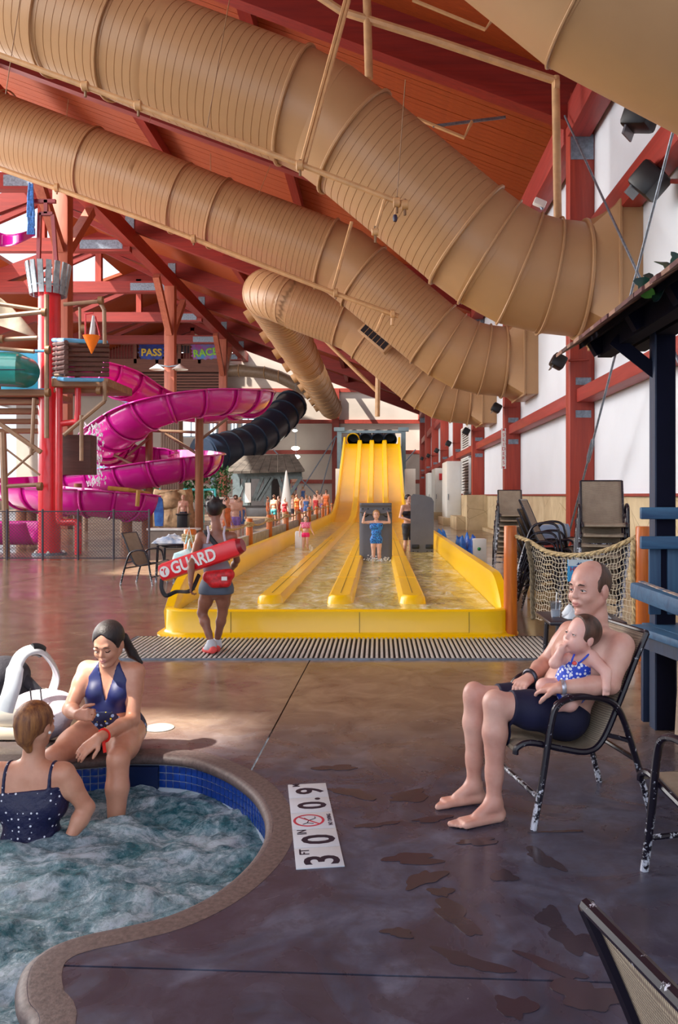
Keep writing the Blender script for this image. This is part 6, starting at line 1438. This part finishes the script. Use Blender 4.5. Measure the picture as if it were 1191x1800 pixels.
gs = Body(.0095); gs.cone(ghl, ghr, .08, .08, .04).cone(Pg+V((-.05, 0, 0)), Pg+V((.05, 0, 0)), .088, .088, .04); leg(gs, ghl, J(355, 1077, .03), J(371, 1128, -.06), .82); leg(gs, ghr, J(391, 1077, .04), J(381, 1127, .10), .82); gs.cone(J(372, 1036, -.05), J(388, 1036, -.05), .075, .075, .04)
gs.mesh('shorts', mat('slate_shorts', '#4b5668', .7, var=.15), lg, .010, lambda X, Y, Z: np.maximum(J(0, 1040).z-.02-Z, Z-J(0, 1015).z))
gh = Body(.008); Rgl = [[Rg_[i][j] for j in range(3)] for i in range(3)]; gh.ell(hcg+Rg_ @ V((-.015, 0, .034)), (.093, .082, .09), Rgl, .02); rr_ = random.Random(2)
for k in range(26): a = rr_.uniform(0, 6.28); e = rr_.uniform(-.1, 1.3); dd = V((math.cos(a)*math.cos(e), math.sin(a)*math.cos(e), math.sin(e))); gh.cone(hcg+V((0, 0, .03))+dd*.07, hcg+V((0, 0, .035))+dd*.105, .022, .009, .01)
gh.mesh('hair', HAIRM['dark'], lg, 0, lambda X, Y, Z: np.maximum(HL(hcg, Rg_, X, Y, Z)[0]-.05, -.065-HL(hcg, Rg_, X, Y, Z)[2]))
blk = mat('black_webbing', '#15141c', .6)
sA, sB = J(357, 928), J(413, 992); sn = V((-(sB-sA).z, 0, (sB-sA).x)).normalized(); gt2 = Body(.008); torso(gt2, Pg, Cg, Ng, gl, grt, ghl, ghr, .88, True, 0, (0, 1, 0)); gt2.mesh('shoulder_strap', blk, lg, .016, lambda X, Y, Z: np.maximum(np.abs((X-sA.x)*sn.x+(Z-sA.z)*sn.z)-.021, Y-D0-.04))
MB().tube([J(360+17*math.cos(t)+19, 1012+3*math.sin(t), -.145*math.sin(t)) for t in [2*PI*i/20 for i in range(20)]], .013, 6, True).build('waist_belt', blk, lg)
hpk = Body(.009); hpk.cone(J(366, 1014, -.15), J(402, 1010, -.15), .055, .055, .03).cone(J(375, 1024, -.16), J(398, 1024, -.16), .05, .045, .03); hpk.mesh('hip_pack', mat('red_nylon', '#c0141e', .5, var=.3, vs=30, bump=.4, bs=30), lg); MB().box(J(394, 1017, -.212), (.05, .012, .035)).build('hip_pack_label', M['white'], lg)
MB().tube([J(403, 958, -.02), J(400, 975, -.1), J(408, 962, -.12)], .004, 5).build('whistle_cord', blk, lg)
shm_ = mat('white_grey_shoe', '#bcc0c8', .6, var=.1); som = mat('coral_sole', '#d94a48', .6)
def shoe(an, d, tip, par):
    b = Body(.009); d = V(d).normalized(); a = V(an); b.cone(a, a-V((0, 0, .03)), .042, .045, .02).cone(a-d*.02-V((0, 0, .035)), a+d*.13+V((0, 0, -.05+tip)), .04, .034, .02).cone(a-V((0, 0, .02)), a+d*.07-V((0, 0, .03-tip*.5)), .042, .038, .02); o = b.mesh('shoe', shm_, par)
    so_ = Body(.009); so_.cone(a-d*.05-V((0, 0, .058)), a+d*.15-V((0, 0, .058-tip)), .030, .030, .01); q = so_.mesh('sole', som, o, .006, None)
shoe(J(371, 1130, -.06), (-.45, .75, 0), -.03, lg); shoe(J(381, 1128, .10), (-.15, 1, 0), -.0, lg)
# the rescue tube, held by the lifeguard
rt = thing('rescue_tube', 'red foam rescue tube with white GUARD lettering under the lifeguards arm', 'rescue tube', tuple(J(357, 985, -.3))); ta_, tb_2 = J(288, 1006, -.13), J(415, 962, -.28)
dt = (tb_2-ta_).normalized(); Rt = Matrix((dt, V((0, -1, 0)).cross(dt)*-1, V((0, 0, 1)))).transposed()
redf = mat('red_vinyl_foam', '#de1626', .32, var=.06, coat=.3); ut = V((0, 0, 1)); ut = (ut-dt*dt.dot(ut)).normalized(); nt_ = dt.cross(ut)
if nt_.y > 0: nt_ = -nt_
Rt = Matrix((dt, -nt_, ut)).transposed() if Matrix((dt, -nt_, ut)).determinant() > 0 else Matrix((dt, nt_, ut)).transposed()
MB().box((ta_+tb_2)/2, ((tb_2-ta_).length+.08, .11, .17), Rt, .045).build('foam_body', redf, rt)
MB().tube([tb_2+dt*.03, tb_2+dt*.07], [.075, .06], 14).build('end_cap', mat('dark_red_end', '#8e1020', .4), rt)
text_mesh('lettering', 'GUARD', M['white'], rt, (ta_+tb_2)/2+nt_*.057-dt*.04-ut*.0, dt, ut, .155, .0015, bold=.004, squash=.86)
ce_ = ta_+dt*.035+nt_*.056; disc = MB().prism([ce_+dt*(.05*math.cos(t))+ut*(.05*math.sin(t)) for t in [2*PI*i/28 for i in range(28)]], nt_*.002).build('round_badge', M['white'], rt, False)
MB().tube([ce_+nt_*.003-ut*.03, ce_+nt_*.003+ut*.005, ce_+nt_*.003+dt*.02+ut*.028], .006, 5).build('badge_figure', redf, disc); MB().sphere(ce_+nt_*.003-dt*.015+ut*.022, .011, (1, .3, 1), 8, 6).build('badge_figure', redf, disc)
MB().tube(catmull([ta_+V((-.02, 0, -.06)), J(284, 1035, -.15), J(292, 1047, -.15), J(310, 1040, -.15), J(335, 1038, -.36), J(350, 1010, -.2)], 5), .019, 6, sx=.25).build('tow_strap', blk, rt); MB().box(J(291, 1046, -.155), (.045, .02, .02)).build('strap_buckle', blk, rt)
# ---------------------------------------------------------------- riders in the slide basin
def figure(name, label, x, y, z0, h, fwd, skinm, hairm, res=.012, pose=None, outfit=(), hairlen=.05, group=None, sitz=None, long_hair=False):
    """a small standing figure; joints in units of its height, x to its left, y forward, z up"""
    p = dict(sh=(.105, 0, .81), el=(.13, .0, .63), wr=(.14, .05, .48), hp=(.05, 0, .50), kn=(.055, .01, .27), an=(.06, -.01, .045)); p = {k: (q, (-q[0], q[1], q[2])) for k, q in p.items()}
    if pose: p.update(pose)
    t = thing(name, label, 'person', (x, y, z0), 0, group); R = basis(fwd)
    def T(q): return V((x, y, z0))+(R @ V((q[1], q[0], q[2])))*h
    s = h/1.7; b = Body(res)
    sh, el, wr, hp, kn, an = ([T(q) for q in p[k]] for k in ('sh', 'el', 'wr', 'hp', 'kn', 'an')); Pp, Cc, Nn = T((0, 0, .52)), T((0, 0, .72)), T((0, 0, .86)); hc = T((0, .01, .93))
    def tr(b_): torso(b_, Pp, Cc, Nn, sh[0], sh[1], hp[0], hp[1], s*.95, False, .9, R @ V((1, 0, 0)))
    tr(b)
    for i in (0, 1): arm(b, sh[i], el[i], wr[i], s*.95); leg(b, hp[i], kn[i], an[i], s*.95); hand(b, wr[i], wr[i]-el[i], R @ V((0, (-1, 1)[i], 0)), (1, -1)[i], s*.95, .4, k=.004); foot(b, an[i], R @ V((1, 0, 0)), s*.95, z0+.0)
    hs = s*1.05 if h > 1.3 else s*1.2; head(b, hc, R, hs, True, h < 1.3); b.cone(Nn, hc, .042*s, .042*s, .02*s); b.mesh('body', skinm, t)
    if res < .013: face(t, hc, R, hs, skinm)
    for nm, m_, z1, z2 in outfit:
        g = Body(res); tr(g); [leg(g, hp[i], kn[i], an[i], s*.95) for i in (0, 1)]; g.mesh(nm, m_, t, .009*s+.003, lambda X, Y, Z, a=z0+z1*h, c=z0+z2*h: np.maximum(Z-c, a-Z))
    g = Body(res); g.ell(hc+R @ V((-.018*hs, 0, .036*hs)), (.108*hs, .090*hs, .098*hs), [[R[i][j] for j in range(3)] for i in range(3)])
    if long_hair: g.cone(hc+R @ V((-.06*hs, 0, 0)), hc+R @ V((-.08*hs, 0, -.16*hs)), .06*hs, .045*hs, .03)
    g.mesh('hair', hairm, t, 0, lambda X, Y, Z: np.maximum(HL(hc, R, X, Y, Z)[0]-.045*hs-.4*np.maximum(HL(hc, R, X, Y, Z)[2]-.03*hs, 0), -.05*hs-HL(hc, R, X, Y, Z)[2]-(3 if long_hair else 0)))
    return t
blue_s = dots('blue_spotted_swimsuit', '#2f86d8', '#16357c', 38, .42); WZ = .19
figure('person', 'smiling girl in a blue spotted swimsuit carrying a mat on her head', W(661, 0, 15.6).x, 15.6, WZ-.05, 1.06, (0, -1, 0), SK['pale'], HAIRM['blond'], .0095, dict(sh=((.105, 0, .80), (-.105, 0, .80)), el=((.235, .02, .80), (-.235, .02, .80)), wr=((.21, .02, .93), (-.21, .02, .93)), kn=((.05, .03, .27), (-.05, .0, .27))), (('swimsuit', blue_s, .43, .79),))
def slide_mat(name, label, cx, cy, z0, w_, h_, lean, curl, loc):
    t = thing(name, label, 'mat', loc, 0, 'grey slide mats'); mb = MB(); n = 14; P = []
    mb.grid(lambda u, v: (cx+(u-.5)*w_*(1-.0*v)+(0 if v < .93 else -(u-.5)*w_*.25*((v-.93)/.07)), cy+lean*v-(curl*max(0, v-.86)/.14 if curl else 0), z0+h_*v*(1 if v < .86 or not curl else 1)), 8, 26)
    o = mb.build('pad', M['grey'], t, True, 180); so_ = o.modifiers.new('s', 'SOLIDIFY'); so_.thickness = .035; so_.offset = 0; return t
gx = W(660, 0, 15.75).x
m1 = slide_mat('slide_mat', 'grey racing mat standing behind the girl in blue', gx+.0, 15.86, WZ+.0, .62, 1.05, .06, 0, (gx, 15.8, WZ))
hd_ = MB(); hd_.grid(lambda u, v: (gx+(u-.5)*.60, 15.66+.06*math.sin(PI*v), 1.17+.18*v-.05*(1-(2*u-1)**2)*(v < .3)), 14, 6); o = hd_.build('front_flap', M['grey'], m1, True, 180); so_ = o.modifiers.new('s', 'SOLIDIFY'); so_.thickness = .04
for sx2 in (-.24, -.14, .14, .24): MB().lathe([(.001, 0), (.016, 0), (.016, .012), (.001, .012)], (gx+sx2, 15.64, 1.24), 10, Matrix.Rotation(PI/2, 3, 'X')).build('grommet', M['black'], m1)
for s_ in (-1, 1): MB().tube(catmull([(gx+s_*.14, 15.72, 1.12), (gx+s_*.2, 15.62, 1.09), (gx+s_*.25, 15.72, 1.12)], 4), .014, 6).build('handle', M['black'], m1)
sx_ = W(742, 0, 18.1).x
m2 = thing('slide_mat', 'grey racing mat held upright by the woman in the right lane', 'mat', (sx_, 18.1, WZ), 0, 'grey slide mats')
P = [(sx_-.26, 18.1, WZ+.02), (sx_+.24, 18.1, WZ+.02), (sx_+.25, 18.12, 1.36), (sx_+.20, 18.12, 1.44), (sx_+.02, 18.12, 1.50), (sx_-.20, 18.12, 1.52), (sx_-.25, 18.12, 1.46)]
MB().prism(P, (0, .04, 0)).build('pad', M['grey'], m2)
for s_ in (-.15, .15): MB().box((sx_+s_, 18.085, .38), (.16, .02, .09), None, .01).build('handle', M['black'], m2); [MB().lathe([(.001, 0), (.014, 0), (.014, .01), (.001, .01)], (sx_+s_+q, 18.09, .28), 8, Matrix.Rotation(PI/2, 3, 'X')).build('grommet', M['black'], m2) for q in (-.05, .05)]
figure('person', 'woman in a dark strapless swimsuit holding a grey mat in the right lane', W(717, 0, 18.35).x, 18.45, WZ-.05, 1.36, (.55, -.8, 0), SK['pale'], HAIRM['dark'], .0115, dict(el=((.15, .05, .66), (-.16, .0, .64)), wr=((.10, .18, .62), (-.06, .12, .60))), (('swimsuit', mat('dark_swimsuit', '#1c1c2c', .6), .60, .74), ('swim_shorts', mat('dark_patterned_leggings', '#23262e', .6, col2='#3d444c', vs=16), .27, .54)))
pk = dots('pink_spotted_swimsuit', '#f08ab0', '#d8306a', 40, .4)
figure('person', 'little girl in a pink bikini wading in the left lane', W(537, 0, 19.3).x, 19.3, WZ-.04, .86, (.1, -1, 0), SK['pale'], HAIRM['brown'], .0095, dict(el=((.15, .02, .64), (-.16, .0, .64)), wr=((.20, .08, .54), (-.17, .06, .50)), kn=((.04, .06, .27), (-.06, .0, .27))), (('bikini_top', pk, .68, .84), ('bikini_bottom', mat('hot_pink', '#f02070', .5), .44, .56)), long_hair=True)
wm_ = slide_mat('slide_mat', 'pale mat standing beside the little girl in pink', W(524, 0, 19.5).x, 19.55, WZ, .17, .46, .08, 0, (W(524, 0, 19.5).x, 19.5, WZ)); wm_.children[0].data.materials[0] = M['white']
sp = MB(); r = random.Random(9)
for i in range(70): sp.sphere((gx+r.gauss(0, .16), 15.35+r.gauss(0, .12), .29+abs(r.gauss(0, .035))), r.uniform(.008, .018), (1.3, 1, 1), 5, 3)
for i in range(60): t_ = r.random(); sp.sphere((W(545+13*t_, 0, 18.8).x, 18.6-1.2*t_, .29+abs(r.gauss(0, .06))), r.uniform(.006, .014), (1, 1, 1), 5, 3)
tag(sp.build('water_splash', wj.m), 'small white splashes around the riders legs', 'water', None, 'stuff')
# ---------------------------------------------------------------- the crowd queueing beyond the rope fence
protos = []; cols = (('bright_orange_trunks', '#e0733a'), ('violet_trunks', '#8a6fc0'), ('blue_trunks', '#4a78c0'), ('teal_top', '#3f9aa0'), ('red_trunks', '#c0303a'), ('dark_trunks', '#2a2c3c'))
desc = ('orange', 'violet', 'blue', 'teal', 'red', 'dark')
def crowd_person(i, px, d, h, fwd, why, z=0.0, pz=None):
    ci = i % 6
    return figure('person', 'distant bather in %s swimwear %s' % (desc[ci], why), W(px, 0, d).x, d, z, h, fwd, SK['pale' if i % 3 else 'woman'], HAIRM[('dark', 'brown', 'blond')[i % 3]], .028, pz, (('swimwear', CM[ci], .36 if i % 2 else .40, .56 if i % 2 else .78),), group='bathers queueing beyond the rope fence')
CM = [mat(n_, c_, .6) for n_, c_ in cols]
for i, (px, d, h, fw, why, z) in enumerate(((398, 24, 1.45, (1, -.3, 0), 'right of the lifeguard', 0), (414, 26, 1.5, (-.4, 1, 0), 'between the lifeguard and the second rope post', 0), (423, 28, 1.3, (.6, -1, 0), 'just left of the second tall rope post', 0), (481, 40, 1.5, (.5, 1, 0), 'above the third rope post', 0),
        (490, 44, 1.45, (-1, .2, 0), 'left of the closed umbrella', 0), (514, 42, 1.5, (1, .3, 0), 'right of the closed umbrella', 0), (521, 50, 1.55, (-.3, 1, 0), 'at the foot of the stairs', 0), (530, 48, 1.4, (.8, -.5, 0), 'in the thick of the queue', 0), (538, 46, 1.5, (0, 1, 0), 'behind the wading girl', 0),
        (545, 52, 1.45, (-.8, -.4, 0), 'near the fence middle', 0), (555, 50, 1.55, (.3, 1, 0), 'left of the violet pair', 0), (557, 56, 1.8, (0, 1, 0), 'back turned near the far fence end', 0), (573, 56, 1.85, (.2, 1, 0), 'rightmost by the slide side', 0), (517.5, 68, 1.8, (0, 1, 0), 'halfway up the stairs', 1.26), (532, 68, 1.6, (-.5, 1, 0), 'low on the stairs', .6),
        (503, 68, 1.7, (.5, 1, 0), 'highest on the stairs', 1.92), (500, 46, 1.35, (0, -1, 0), 'in front of the umbrella', 0), (322, 34, 1.5, (0, -1, 0), 'beside the log pole', 0), (470, 48, 1.4, (1, 0, 0), 'in front of the shingle hut', 0), (564, 60, 1.6, (.5, 1, 0), 'between the tall far pair', 0))):
    crowd_person(i, px, d, h, fw, why, z)
